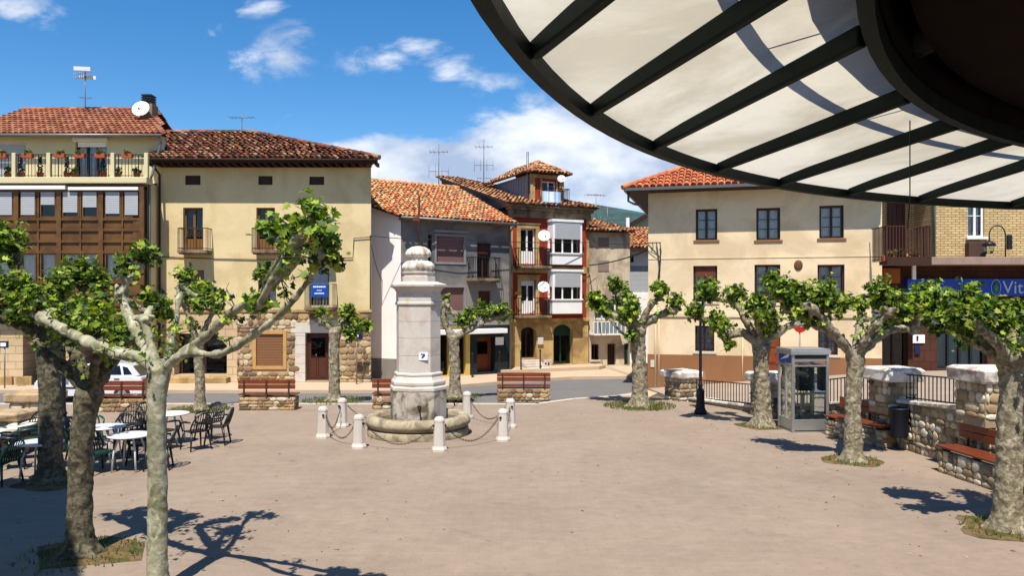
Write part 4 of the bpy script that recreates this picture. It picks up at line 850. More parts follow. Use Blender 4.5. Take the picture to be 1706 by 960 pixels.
# ================================================================== RETAINING WALL, PIERS, RAILINGS, BENCHES on the right
WL=[(5.55,26.9),(7.45,23.3),(8.95,18.6),(9.25,15.3),(9.6,10.5),(10.1,2)]
WZ=[.02,.16,1.0,1.22,1.28,1.3]
def seg_wall(i,name,label):
    a=Vector((*WL[i],0)); c=Vector((*WL[i+1],0)); d=(c-a); L_=d.length; d/=L_; nrm=Vector((d.y,-d.x,0))  # towards the plaza
    if nrm.x>0: nrm=-nrm
    rz=math.atan2(d.y,d.x); b=empty(name,a,rz,label=label,cat='wall'); sgn=1 if (Matrix.Rotation(rz,3,'Z')@Vector((0,1,0))).dot(nrm)>0 else -1
    z0,z1=WZ[i],WZ[i+1]; th=.45
    m=MB(); ys=sorted((0,-sgn*th)); vs=[(0,ys[0],-.1),(L_,ys[0],-.1),(L_,ys[1],-.1),(0,ys[1],-.1),(0,ys[0],z0),(L_,ys[0],z1),(L_,ys[1],z1),(0,ys[1],z0)]
    m.add(vs,[(0,3,2,1),(4,5,6,7),(0,1,5,4),(1,2,6,5),(2,3,7,6),(3,0,4,7)]); m.build('mortar_core',rubm,b)
    if max(z0,z1)>.4:
        s_=MB(); o=(L_,0,-.02) if sgn>0 else (0,0,-.02); u=(-1,0,0) if sgn>0 else (1,0,0)
        rubble(s_,o,u,(0,0,1),L_,max(z0,z1),GPAL,.17,.038,seed=50+i,clip=lambda cx,cz:cz<(z0+(z1-z0)*((L_-cx) if sgn>0 else cx)/L_)-.02); s_.build('rubble_stones',stonem,b)
    cp=MB(); n=int(L_/.7)+1
    for k in range(n):
        t0,t1=L_*k/n+.008,L_*(k+1)/n-.008; za,zb=z0+(z1-z0)*t0/L_,z0+(z1-z0)*t1/L_; j=rnd.uniform(0,.015); ya,yb=sorted((sgn*.07,-sgn*.5))
        vs=[(t0,ya,za+.003),(t1,ya,zb+.003),(t1,yb,zb+.003),(t0,yb,za+.003),(t0,ya,za+.08+j),(t1,ya,zb+.08+j),(t1,yb,zb+.08+j),(t0,yb,za+.08+j)]
        cp.add(vs,[(0,3,2,1),(4,5,6,7),(0,1,5,4),(1,2,6,5),(2,3,7,6),(3,0,4,7)])
    cp.build('coping',slabm,b,bevel=.02)
    return b
seg_wall(0,'low_wall','low kerb wall under the railing behind the black lamp post')
seg_wall(1,'retaining_wall','rubble retaining wall rising behind the phone booth and its bench')
seg_wall(2,'retaining_wall','rubble retaining wall with the litter bin in front of it')
seg_wall(3,'retaining_wall','rubble retaining wall at the right edge behind the nearest right tree')
seg_wall(4,'retaining_wall','rubble retaining wall nearest the viewer, past the right edge')
def pier(x,y,w,z0,zcap,ztop,label,rz,slab=slabm,d=None):
    d=d or w; b=empty('stone_pier',(x,y,0),rz,label=label,cat='stone pier',group='stone piers of the square wall')
    m=MB(); m.box(-w/2,w/2,-d/2,d/2,z0-.15,zcap); m.build('pier_core',rubm,b)
    s_=MB(); H_=zcap-z0
    for (o,u,L_) in (((-w/2,-d/2,z0),(1,0,0),w),((w/2,-d/2,z0),(0,1,0),d),((w/2,d/2,z0),(-1,0,0),w),((-w/2,d/2,z0),(0,-1,0),d)):
        rubble(s_,o,u,(0,0,1),L_,H_,GPAL,.2,.035,seed=int(x*10+L_*7+y))
    s_.build('pier_stones',stonem,b)
    c=MB(); n=1; e=.12; vs=[]; 
    for (z,q) in ((zcap+.003,.02),(zcap+.05,.0),(ztop-.05,-.01),(ztop,.06)):
        for (sx,sy) in ((-1,-1),(1,-1),(1,1),(-1,1)): vs.append((sx*(w/2+e-q)+rnd.uniform(-.02,.02),sy*(d/2+e-q)+rnd.uniform(-.02,.02),z+rnd.uniform(-.01,.01)))
    fs=[(3,2,1,0),(12,13,14,15)]+[(r_*4+k,r_*4+(k+1)%4,(r_+1)*4+(k+1)%4,(r_+1)*4+k) for r_ in range(3) for k in range(4)]
    c.add(vs,fs); c.build('capstone',slab,b,bevel=.02)
    return b
def dirang(i): a,c=WL[i],WL[i+1]; return math.atan2(c[1]-a[1],c[0]-a[0])+R(90)
pier(5.75,26.5,.78,-.05,.76,1.02,'stone pier with a broad slab by the lamp post, farthest of the row',dirang(0))
pier(7.55,22.9,.78,-.05,1.02,1.30,'stone pier half hidden behind the tree beside the phone booth',R(10))
pier(9.05,18.55,.74,.9,1.52,1.84,'stone pier with a white slab between the bin and the phone booth bench',R(8))
pier(9.35,15.3,.80,1.15,1.84,2.14,'largest white-capped stone pier, above the nearest right bench',R(8))
pier(9.75,10.4,.80,1.2,1.9,2.2,'stone pier just past the right edge of the view',R(5))
def rail(p0,p1,z0,z1,h,label):
    a=Vector(p0);c=Vector(p1);L_=(c-a).length; rz=math.atan2(c.y-a.y,c.x-a.x); b=empty('railing',(a.x,a.y,0),rz,label=label,cat='railing',group='iron railings between the piers')
    f=MB()
    for hh in (.07,h): f.tube([(0,0,z0+hh),(L_,0,z1+hh)],.018,6)
    f.build('top_rail',iron,b); m=MB(); n=int(L_/.13)
    for k in range(n+1): x=L_*k/n; z=z0+(z1-z0)*k/n; m.box(x-.009,x+.009,-.009,.009,z,z+h)
    m.build('bars',iron,b)
rail((6.15,26.0),(7.35,23.4),.08,.2,.66,'iron railing between the two farthest piers')
rail((7.8,22.5),(8.95,19.0),.28,.95,.68,'iron railing behind the phone booth')
rail((9.15,18.1),(9.4,15.8),1.1,1.22,.60,'iron railing above the litter bin')
rail((9.5,14.9),(9.8,10.9),1.3,1.34,.62,'iron railing above the wall at the right edge')
BZ=[]
def bench(name_label,loc,rz,L_=1.8,base_h=.46,seat_only=False,group='wooden benches on stone bases'):
    """local: x along, front towards -y, backrest at +y"""
    b=empty('bench',loc,rz,label=name_label,cat='bench',group=group)
    m=MB(); m.box(-L_/2,L_/2,-.22,.25,-.05,base_h-.06); base=m.build('stone_base',rubm,b)
    s_=MB()
    for (o,u,l) in (((-L_/2,-.22,0),(1,0,0),L_),((L_/2,-.22,0),(0,1,0),.47),((L_/2,.25,0),(-1,0,0),L_),((-L_/2,.25,0),(0,-1,0),.47)): rubble(s_,o,u,(0,0,1),l,base_h-.06,SPAL if abs(rz)<.5 or abs(abs(rz)-math.pi)<.5 else GPAL,.17,.03,seed=int(loc[0]*7+l*9)%97)
    s_.build('base_stones',stonem,base)
    st=MB()
    for k in range(3): y=-.27+k*.18; st.box(-L_/2-.03,L_/2+.03,y,y+.155,base_h+.003,base_h+.043)
    st.build('seat',benchwood,b,bevel=.008)
    fr=MB()
    for x in (-L_/2+.16,0,L_/2-.16): fr.box(x-.03,x+.03,-.24,.24,base_h-.058,base_h); fr.box(x-.025,x+.025,.272,.3,base_h-.05,base_h+.46)
    fr.build('frame',rustiron,b)
    bk=MB()
    for k in range(2): z=base_h+.2+k*.15; bk.box(-L_/2-.03,L_/2+.03,.232,.27,z,z+.138)
    bk.build('backrest',benchwood,b,bevel=.008)
    return b
for (px0,px1,py,lab) in ((157,250,687,'wooden bench on a stone base in front of the parked white car'),(397,492,684,'wooden bench on a stone base in front of the shuttered window and brown door'),(620,712,682,'wooden bench on a stone base mostly hidden behind the fountain'),(828,917,668,'wooden bench on a stone base right of the fountain, before the red house')):
    Y=gp(0,py).y; xa,xb=gp(px0,py).x,gp(px1,py).x; bench(lab,((xa+xb)/2,Y+.24,0),math.pi,(xb-xa)-.06)
dR=dirang(1)-R(90)
bench('wooden bench on a stone base between the phone booth and the bin',(8.45,18.95,0),math.atan2(-4.7,1.5),1.9,.47)
bench('nearest wooden bench, against the wall behind the right edge tree',(8.86,14.6,0),math.atan2(-3.3,.3),2.1,.5)
# ================================================================== FOUNTAIN
fx,fy=-2.4,20.0
def fountain():
    b=empty('fountain',(fx,fy,0),R(8),label='octagonal white stone fountain column standing in a round basin',cat='fountain')
    m=MB(); m.lathe([(1.27,-.05),(1.29,.0),(1.29,.17),(1.26,.20)],40); m.build('basin_plinth',basinm,b)
    m=MB(); m.lathe([(1.2,.2),(1.25,.22),(1.33,.30),(1.34,.38),(1.28,.47),(1.24,.50),(1.08,.50),(1.05,.47),(1.05,.22)],48,capb=False,capt=False); m.build('basin',basinm,b)
    m=MB(); m.lathe([(1.06,.36),(1.06,.37)],40); m.build('water',water,b)
    o8=R(22.5+8)
    m=MB(); m.lathe([(.735,.1),(.735,1.14)],8,smooth=False,rot=o8); m.build('pedestal',limedirty,b,bevel=.015)
    m=MB(); m.lathe([(.745,1.143),(.745,1.22),(.70,1.26),(.715,1.30),(.715,1.36),(.66,1.42),(.62,1.50),(.635,1.53),(.635,1.57),(.58,1.60)],8,smooth=False,rot=o8); m.build('base_moulding',lime,b,bevel=.008)
    m=MB(); z=1.6
    for hgt in (.42,.44,.42,.41): m.lathe([(.575,z+.003),(.575,z+hgt-.003)],8,smooth=False,rot=o8); z+=hgt
    m.build('shaft',lime,b,bevel=.006)
    m=MB(); m.lathe([(.59,z),(.61,z+.02),(.61,z+.07),(.585,z+.09),(.585,z+.34),(.60,z+.36),(.64,z+.42),(.72,z+.46),(.735,z+.48),(.735,z+.53),(.5,z+.60)],8,smooth=False,rot=o8); m.build('cornice',lime,b,bevel=.008)
    z2=z+.56; m=MB(); m.lathe([(.44,z2),(.44,z2+.17),(.40,z2+.175),(.40,z2+.25),(.43,z2+.255),(.43,z2+.30),(.3,z2+.31)],8,smooth=False,rot=o8); m.build('drum',lime,b,bevel=.006)
    z3=z2+.30; fn=MB(); fn.lathe([(.30,z3),(.37,z3+.03),(.41,z3+.10),(.38,z3+.18),(.30,z3+.26),(.22,z3+.29)],72,flute=(16,.16)); fn.lathe([(.24,z3+.27),(.25,z3+.37)],20); fn.lathe([(.25,z3+.36),(.31,z3+.40),(.32,z3+.47),(.27,z3+.56),(.16,z3+.63),(.04,z3+.655)],64,flute=(14,.16)); fn.build('fluted_finial',slabm,b)
    v=MB(); v.tube([(0,0,z3+.64),(0,0,z3+2.05)],.014,6); v.tube([(-.13,0,z3+1.42),(.06,0,z3+1.42)],.012,6); v.box(-.14,.03,-.006,.006,z3+1.30,z3+1.40); v.box(.01,.05,-.006,.006,z3+1.42,z3+1.95); v.build('weather_vane',mat('rust_red_vane',S(120,60,44,.6),.7),b)
    for k in range(4):
        a=R(-90+8*0)+k*R(90)+R(0); q=MB(); q.tube([(0,-.70,.78),(0,-.78,.80),(0,-.88,.80),(0,-.92,.76),(0,-.93,.70)],[.035,.022,.02,.02,.018],8); q.lathe([(.05,.0),(.05,.02)],12,(0,-.69,.78)); o=q.build('spout',iron,b); o.rotation_euler=(0,0,a+R(90)-R(8)+R(8))
    pm=MB(); pm.box(.02,.24,-.545,-.535,1.92,2.12); o=pm.build('notice_plate',whitepaint,b); o.rotation_euler=(0,0,R(-2))
    q=MB(); q.box(.07,.17,-.55,-.546,2.05,2.08); q.prism([(.08,1.97),(.12,1.97),(.18,2.03),(.16,2.06),(.1,2.02)],-.55,-.546); q.build('notice_mark',bluem,o)
fountain()
BOL=[(538,730),(570,712),(598,747),(732,752),(838,735),(850,713),(778,698)]
bp=[gp(*p) for p in BOL]
def bollard0():
    b=empty('bollard',(0,0,0)); h_=.8
    m=MB(); m.lathe([(.185,-.03),(.185,.05),(.165,.09),(.15,.12),(.125,.66),(.132,.68),(.125,.72),(.09,.77),(.04,.785)],8,smooth=False,rot=R(22.5)); m.build('post',lime,b,bevel=.012)
    r=MB()
    for sx in (-1,1): r.lathe([(.03,0),(.03,.02)],10,(0,0,0)) if False else r.tube([(sx*.12,0,.58),(sx*.155,0,.58)],.028,8)
    r.build('chain_ring',iron,b); return b
ang=lambda p: math.atan2(p.y-fy,p.x-fx)
labs=['far left bollard of the fountain ring, with a rusty chain hole','back left bollard of the ring, close to the grass patch','front left bollard of the fountain ring, left of the basin','bollard directly in front of the basin, nearest the viewer','front right bollard of the fountain ring, right of the basin','right bollard standing just behind the front right one','back right bollard of the ring, beside the basin edge']
order=sorted(range(7),key=lambda i:ang(bp[i]))
ring=[bp[i] for i in order]; rl_=[labs[i] for i in order]
# the eighth, hidden behind the column
mid_=Vector((fx-.7,fy+2.45,0)); ring.append(mid_); rl_.append('bollard behind the fountain column, hidden from the front')
idx=sorted(range(8),key=lambda i:ang(ring[i])); ring=[ring[i] for i in idx]; rl_=[rl_[i] for i in idx]
b0=bollard0()
for i,p in enumerate(ring):
    o=b0 if i==0 else copy_tree(b0); o.location=(p.x,p.y,0); o.rotation_euler=(0,0,ang(p)+R(90)); tag(o,rl_[i],'bollard','stone bollards around the fountain')
for i in range(8):
    a=ring[i]; c=ring[(i+1)%8]; d=(c-a); L_=d.length
    if L_>3.2 : continue
    d.normalize(); m=MB(); p0=a+d*.15+Vector((0,0,.58)); p1=c-d*.15+Vector((0,0,.58)); n=max(10,int(L_/.05)); sag=.46 if L_>1.2 else .25
    P=[p0.lerp(p1,k/n)-Vector((0,0,sag*(1-(2*k/n-1)**2))) for k in range(n+1)]
    for k in range(n):
        q,r_=P[k],P[k+1]; t=(r_-q).normalized(); sd_=t.cross(Vector((0,0,1))).normalized(); up=sd_ if k%2 else sd_.cross(t)
        m.tube([q+up*.016,r_+up*.016],.007,4,caps=False); m.tube([q-up*.016,r_-up*.016],.007,4,caps=False)
    nm=rl_[i].split(',')[0]; nm2=rl_[(i+1)%8].split(',')[0]
    tag(m.build('chain',rustiron),'chain from the '+' '.join(nm.replace(' of the fountain ring','').replace(' of the ring','').split()[:9])+' to the next','chain','chains around the fountain')
# ================================================================== PHONE BOOTH
def booth():
    b=empty('phone_booth',(7.2,20.05,0),R(4),label='aluminium and glass phone booth standing beside the tree',cat='phone booth'); w=.98;d=.92;h_=2.16
    m=MB(); t=.07
    for x in (0,w-t):
        for y in (0,d-t): m.box(x,x+t,y,y+t,.02,h_-.16)
    for z0,z1 in ((.06,.34),(1.84,1.9),(1.7,1.74)):
        m.box(t,w-t,0.01,.05,z0,z1); m.box(t,w-t,d-.05,d-.01,z0,z1)
        m.box(.01,.05,t,d-t,z0,z1); m.box(w-.05,w-.01,t,d-t,z0,z1)
    for y in (d*.45,): m.box(.005,.045,y,y+.05,.3,1.84)
    m.build('frame',alu,b,bevel=.006)
    r=MB(); r.box(-.04,w+.04,-.04,d+.04,h_-.155,h_-.03); r.box(-.02,w+.02,-.02,d+.02,h_-.028,h_); r.build('roof',alu,b,bevel=.015)
    r=MB(); r.box(t,w-t,.004,.03,1.905,h_-.16); r.build('header_panel',mat('black_panel',(.015,.015,.018,1),.3),b)
    r=MB(); r.box(.006,.03,t,d-t,1.78,h_-.16); s_=r.build('side_sign',bluem,b); q=MB(); q.prism([(0,.0),(.5,.08),(.62,.2),(.3,.12)],-.004,0); o=q.build('sign_mark',whitepaint,s_,loc=(.003,.75,1.84)); o.rotation_euler=(0,0,R(-90))
    g_=MB(); 
    g_.quad((t,.03,.34),(w-t,.03,.34),(w-t,.03,1.7),(t,.03,1.7)); g_.quad((t,d-.03,.34),(w-t,d-.03,.34),(w-t,d-.03,1.7),(t,d-.03,1.7)); g_.quad((.03,t,.34),(.03,d-t,.34),(.03,d-t,1.8),(.03,t,1.8)); g_.quad((w-.03,t,.34),(w-.03,d-t,.34),(w-.03,d-t,1.7),(w-.03,t,1.7)); g_.build('pane',glass('booth_glass',(.82,.88,.86,1)),b)
    q=MB(); q.box(.45,.85,d-.32,d-.06,1.0,1.62); q.prism([(.47,1.62),(.83,1.62),(.78,1.7),(.52,1.7)],d-.3,d-.06); ph=q.build('telephone',mat('green_phone',S(30,72,78,.6),.4),b,bevel=.03)
    q=MB(); q.tube([(.5,d-.36,1.2),(.47,d-.38,1.32),(.5,d-.36,1.46)],[.03,.018,.03],8); q.tube([(.5,d-.36,1.2),(.45,d-.4,.95),(.6,d-.34,.9),(.66,d-.3,1.02)],.01,6); q.build('handset',rubber,ph)
    q=MB(); q.box(.35,.9,d-.34,d-.06,.9,.94); q.box(.58,.66,d-.2,d-.1,.05,.9); q.build('shelf',alu,b)
    q=MB(); q.box(.0,w,0,d,0,.03); q.build('floor_plate',alu,b)
booth()
# ================================================================== LAMP POSTS, SIGNS, BIN
def lamp(x,y,label,H_=3.5,g='black lamp posts of the square'):
    b=empty('street_lamp',(x,y,0),0,label=label,cat='street lamp',group=g)
    m=MB(); m.lathe([(.19,0),(.19,.08),(.15,.14),(.135,.2),(.115,.62),(.13,.66),(.10,.72),(.065,.78),(.06,.82),(.085,.86),(.055,.9),(.048,1.0),(.04,H_-.1),(.06,H_-.05),(.03,H_)],12); m.build('pole',iron,b)
    m=MB(); m.lathe([(.05,H_),(.08,H_+.05),(.17,H_+.42),(.18,H_+.45)],6,smooth=False,capt=False); m.build('lantern_glass',glass('booth_glass'),b)
    m=MB(); m.lathe([(.21,H_+.44),(.19,H_+.50),(.10,H_+.6),(.03,H_+.66),(.03,H_+.72)],6,smooth=False)
    for k in range(6): a=R(60*k); m.tube([(.08*math.cos(a),.08*math.sin(a),H_+.04),(.175*math.cos(a),.175*math.sin(a),H_+.45)],.01,5)
    m.build('lantern_frame',iron,b)
p=gp(1167,690); lamp(p.x,p.y,'black iron lamp post standing before the low wall on the right',3.0)
p=gp(106,752); lamp(p.x,p.y,'black iron lamp post half hidden behind the thick left tree',2.8)
def litter_bin():
    p=gp(1500,753); b=empty('litter_bin',(p.x+.02,p.y+.08,0),R(-6),label='dark blue-black litter bin hung on a post against the rubble wall',cat='litter bin')
    m=MB(); m.lathe([(.17,.32),(.19,.36),(.2,.94),(.21,.95),(.21,.98),(.17,.98),(.165,.5)],20,capt=False); m.build('bucket',mat('bin_blue',S(30,38,54,.6),.5),b)
    m=MB(); m.tube([(.24,0,0),(.24,0,1.05)],.025,8); m.box(.19,.24,-.02,.02,.5,.56); m.box(.19,.24,-.02,.02,.8,.86); m.build('post',iron,b)
litter_bin()
def signpost(x,y,H_,w,hh,m,label,kind='rect',marks=None):
    b=empty('road_sign',(x,y,0),0,label=label,cat='road sign'); q=MB(); q.tube([(0,.03,-.02),(0,.03,H_+hh/2)],.025,8); q.build('pole',zinc,b)
    q=MB()
    if kind=='rect': q.box(-w/2,w/2,-.02,0,H_,H_+hh)
    else: q.lathe([(w/2,0),(w/2,.015)],28)
    pl=q.build('plate',m,b)
    if kind!='rect': pl.rotation_euler=(R(90),0,0); pl.location=(0,0,H_+hh/2)
    q=MB()
    for (x0,x1,z0,z1) in marks: q.box(x0,x1,-.026,-.021,H_+z0,H_+z1)
    q.build('marking',whitepaint,b)
Ys=31.2; p=at(594,560,Ys); signpost(p.x,Ys,at(594,566,Ys).z,.5,.5,navym,'small navy street sign on a grey pole before the rubble wall corner','rect',[(-.19,-.08,.28,.42),(-.06,.05,.34,.40),(.08,.19,.28,.42),(-.1,.08,.1,.2)])
Ys=24.8; p=at(1333,545,Ys); signpost(p.x,Ys,at(1333,553,Ys).z,.42,.36,redm,'round red no-entry sign above the phone booth','disc',[(-.14,.14,.15,.21)])
Ys=29.9; p=at(7,575,Ys); signpost(p.x,Ys,at(7,580,Ys).z,.34,.26,navym,'little blue and white sign on a pole at the far left arcade','rect',[(-.13,.08,.06,.2)])
# wall lamps
def wall_lamp(F,px,py,label,arm=.5):
    u,z=F.U(px),F.Z(px,py); b=F.root('wall_lamp',label=label,cat='wall lamp'); b.location=F.w(u,0,z); 
    m=MB(); m.tube([(0,-.01,.1),(0,-arm*.5,.28),(0,-arm,.2),(0,-arm,.1)],.018,6); m.box(-.04,.04,-.02,-.004,-.1,.2); m.build('bracket',iron,b)
    m=MB(); m.lathe([(.16,.06),(.1,.12),(.03,.16)],8,(0,-arm,0)); m.build('hood',iron,b)
    m=MB(); m.lathe([(.05,-.18),(.1,-.1),(.12,.05)],8,(0,-arm,0),smooth=False); m.build('lantern_glass',glass('booth_glass'),b)
wall_lamp(FB,272,492,'small black lantern on the left corner of the cream house',.35)
def arc_lamp():
    F=FI; b=F.root('wall_lamp',label='hooked iron lamp on the ledge above the blue bank sign',cat='wall lamp'); b.location=F.w(F.U(1675,-.6),-.6,zl1I)
    m=MB(); P=[(0,0,0),(0,0,.75)]+[(-.27+.27*math.cos(t),0,.75+.32*math.sin(t)) for t in [math.pi*k/8 for k in range(9)]]+[(-.54,0,.55)]; m.tube(P,.022,8); m.build('arm',iron,b)
    m=MB(); m.lathe([(.22,.38),(.17,.48),(.06,.54),(.03,.58)],12,(-.54,0,0)); m.build('hood',iron,b); m=MB(); m.lathe([(.1,.1),(.14,.2),(.16,.38)],8,(-.54,0,0),smooth=False); m.build('lantern_glass',glass('booth_glass'),b)
    m=MB(); m.box(.06,.2,-.05,.05,.25,.75); m.build('control_box',iron,b)
arc_lamp()
# ================================================================== ANTENNAS, DISHES, CABLES
def antenna(px,ytop,ybot,Y,label,style=0):
    a=at(px,ybot,Y); c=at(px,ytop,Y); H_=c.z-a.z+.4; b=empty('tv_antenna',(a.x,a.y,a.z-.4),R(rnd.uniform(-25,25)),label=label,cat='antenna',group='rooftop aerials')
    m=MB(); m.tube([(0,0,0),(0,0,H_)],.022,6); m.build('mast',zinc,b)
    def yagi(z,L_,n,sp,vert=False):
        q=MB(); q.tube([(-L_/2,0,z),(L_/2,0,z)],.014,5)
        for k in range(n):
            x=-L_/2+L_*k/(n-1); w=sp*(1-.3*k/n); q.tube([(x,-w,z),(x,w,z)] if not vert else [(x,0,z-w),(x,0,z+w)],.009,4)
        q.build('aerial',zinc,b)
    if style==0: yagi(H_-.1,1.1,7,.3); yagi(H_-.7,.8,4,.18,True)
    if style==1:
        q=MB()
        for dz in (0,-.16,-.32):
            for k in range(9): q.tube([(-.42+k*.08,-.18,H_+dz-.1+.02*k),(-.42+k*.08,.18,H_+dz-.1+.02*k)],.014,4)
        q.box(-.42,.28,-.2,-.17,H_-.12,H_+.06); q.box(-.3,.42,.1,.14,H_-.42,H_-.26); q.build('grid_aerial',wplastic,b); yagi(H_-1.3,.5,4,.2)
    if style==2: yagi(H_-.4,.9,5,.5); yagi(H_-1.4,1.0,4,.35,True); yagi(H_-2.1,.7,5,.25)
    return b
antenna(142,115,185,35.5,'tall aerial with white grid panels on the ridge of the apartment house',1)
antenna(403,192,226,36,'small aerial on the dark roof of the cream house',0)
antenna(731,240,310,40,'tall aerial behind the ridge of the grey house',2)
antenna(806,232,300,42,'wide aerial just left of the red house tower',2)
antenna(993,322,372,42,'thin aerial over the beige house roof',0)
antenna(1012,345,372,44,'short aerial over the beige house, before the hill',0)
def dish(pos,r,label,az=0):
    b=empty('satellite_dish',pos,R(az),label=label,cat='satellite dish',group='satellite dishes')
    m=MB(); prof=[(r*k/8,.25*r*(k/8)**2) for k in range(1,9)]; m.lathe(prof,28,capt=False); o=m.build('reflector',whitepaint,b); sm=o.modifiers.new('s','SOLIDIFY'); sm.thickness=.015; o.rotation_euler=(R(68),0,0); o.location=(0,-.12,0)
    q=MB(); q.tube([(0,-.12,0),(0,.12,-.05),(0,.12,-.4)],.02,6); q.tube([(0,-.15,-r*.9),(.06,-.15-r*.9,-.05)],.012,5); q.build('mount',zinc,b)
    q=MB(); q.tube([(.06,-.12-r*.9,-.05),(.06,-.2-r*.9,-.02)],.035,8); q.build('receiver_head',iron,b)
dish(FA.w(FA.U(238,3.2),3.2,FA.Z(238,184,3.2)),.38,'satellite dish on the chimney of the apartment house')
dish(FD.w(FD.U(907,-.35),-.3,FD.Z(907,394,-.35)),.29,'satellite dish between upper door and upper bay of the red house')
dish(FD.w(FD.U(906,-.35),-.3,FD.Z(906,479,-.35)),.28,'satellite dish between lower door and lower bay of the red house')
dish(FD.w(FD.U(936,.1),.15,FD.Z(936,299,.1)),.2,'small satellite dish at the corner of the red tower')
def laundry():
    F=FD; b=F.root('laundry',label='pale blue washing hung over the tower balcony rail',cat='laundry'); u0,u1=F.U(904,-.45),F.U(934,-.45); zt,zb=F.Z(919,319,-.45),F.Z(919,337,-.45)
    rr=random.Random(3); n=14; m=MB()
    for k in range(n):
        a=u0+(u1-u0)*k/n; c=u0+(u1-u0)*(k+1)/n; ya=-.42+.03*math.sin(k*1.3); yb=-.42+.03*math.sin((k+1)*1.3); zz=zb
        cc=rr.choice([S(190,214,240,.8),S(150,190,230,.8),S(214,226,240,.85)]) if k%3==0 else (cc if k else S(190,214,240,.8))
        m.add([(a,ya,zt),(c,yb,zt),(c,yb-.02,zz),(a,ya-.02,zz)],[(0,1,2,3)],cc)
    o=m.build('cloth',mat('cloth',(1,1,1,1),.9),b); s_=o.modifiers.new('s','SOLIDIFY'); s_.thickness=.01
    m=MB()
    for k in range(7):
        a=u0+(u1-u0)*(k+.2)/7.5; m.add([(a,-.4,zb-.02),(a+.12,-.4,zb-.02),(a+.1,-.41,zb-.2-rr.random()*.12),(a+.02,-.41,zb-.2)],[(0,1,2,3)],rr.choice([S(220,220,226,.8),S(80,90,110,.7),S(200,206,220,.8)]))
    o=m.build('small_garments',mat('cloth',(1,1,1,1)),b); s_=o.modifiers.new('s','SOLIDIFY'); s_.thickness=.01
laundry()
def cable(P,label,r=.012,sag=.0):
    Q=[]
    for i in range(len(P)-1):
        a,c=Vector(P[i]),Vector(P[i+1])
        for k in range(12): t=k/12; Q.append(a.lerp(c,t)-Vector((0,0,sag*4*t*(1-t))))
    Q.append(Vector(P[-1])); m=MB(); m.tube(Q,r,5); tag(m.build('cable',cablem),label,'cable','overhead cables')
cable([FB.w(FB.U(616,-.1),-.1,FB.Z(616,393)),FC.w(FC.U(760,-.6),-.6,FC.Z(760,398,-.6)),FD.w(FD.W,-.7,FD.Z(975,403,-.7)),FH.w(.2,-.1,FH.Z(1090,405))],'long black cable from the cream house across the grey and red fronts',.016,.08)
cable([FD.w(FD.W,-.1,FD.Z(978,442)),FH.w(.15,-.05,FH.Z(1088,414))],'thick cable sagging from the red house to the peach house corner',.03,.12)
cable([FB.w(FB.U(617),-.03,FB.Z(617,400)),at(640,470,33.6),FC.w(-.05,.3,FC.Z(660,470))],'looping cable hanging in the alley left of the fountain',.014,.35)
def conduit():
    m=MB(); F=FH
    m.tube([(F.U(1094),-.08,F.Z(1094,405)),(F.U(1100),-.12,F.Z(1100,450)),(F.U(1094),-.06,F.Z(1094,500))],.02,6); m.tube([(F.U(1100),-.12,F.Z(1100,405)),(F.U(1102),-.2,F.Z(1100,420)),(F.U(1096),-.1,F.Z(1096,470)),(F.U(1098),-.06,F.Z(1098,500))],.02,6)
    m.tube([(F.U(1080),-.03,F.Z(1080,405)),(F.U(1102),-.3,F.Z(1102,405))],.02,6); m.tube([(F.U(1080),-.03,F.Z(1080,418)),(F.U(1100),-.1,F.Z(1100,428))],.014,6); m.build('cable_bundle',cablem,bH)
conduit()
# ================================================================== FLOWER POTS on the terrace and balcony
LP=[S(92,128,48,.6),S(70,108,40,.55),S(120,150,60,.62),S(52,84,34,.5)]
def foliage(mb,c,r,n,size,pal,rr,flat=1.0):
    c=Vector(c)
    for k in range(n):
        d=Vector((rr.gauss(0,1),rr.gauss(0,1),rr.gauss(0,1)*flat)).normalized()*r*rr.random()**.5; d.z*=flat
        leaf(mb,c+d,d+Vector((0,0,.2*r)),size*rr.uniform(.7,1.3),pal[rr.randrange(len(pal))],rr)
def leaf(mb,p,dr,s,col,rr):
    n=(Vector((rr.gauss(0,.6),rr.gauss(0,.6),rr.gauss(0.5,.5)))+dr.normalized()*.5).normalized(); t=n.cross(Vector((rr.gauss(0,1),rr.gauss(0,1),rr.gauss(0,1)))).normalized(); b=n.cross(t)
    k=rr.uniform(.75,1.2); c=(col[0]*k,col[1]*k,col[2]*k,1); f=s*.12
    # five-lobed outline
    pts=[(-.45,0),(-.3,.42),(-.02,.22),(.12,.5),(.25,.16),(.6,0),(.25,-.16),(.12,-.5),(-.02,-.22),(-.3,-.42)]
    vs=[p+t*(x*s)+b*(y*s)+n*(abs(y)*f*1.5) for x,y in pts]
    mb.add(vs,[(0,1,2,3,4,5),(0,5,6,7,8,9)],c)
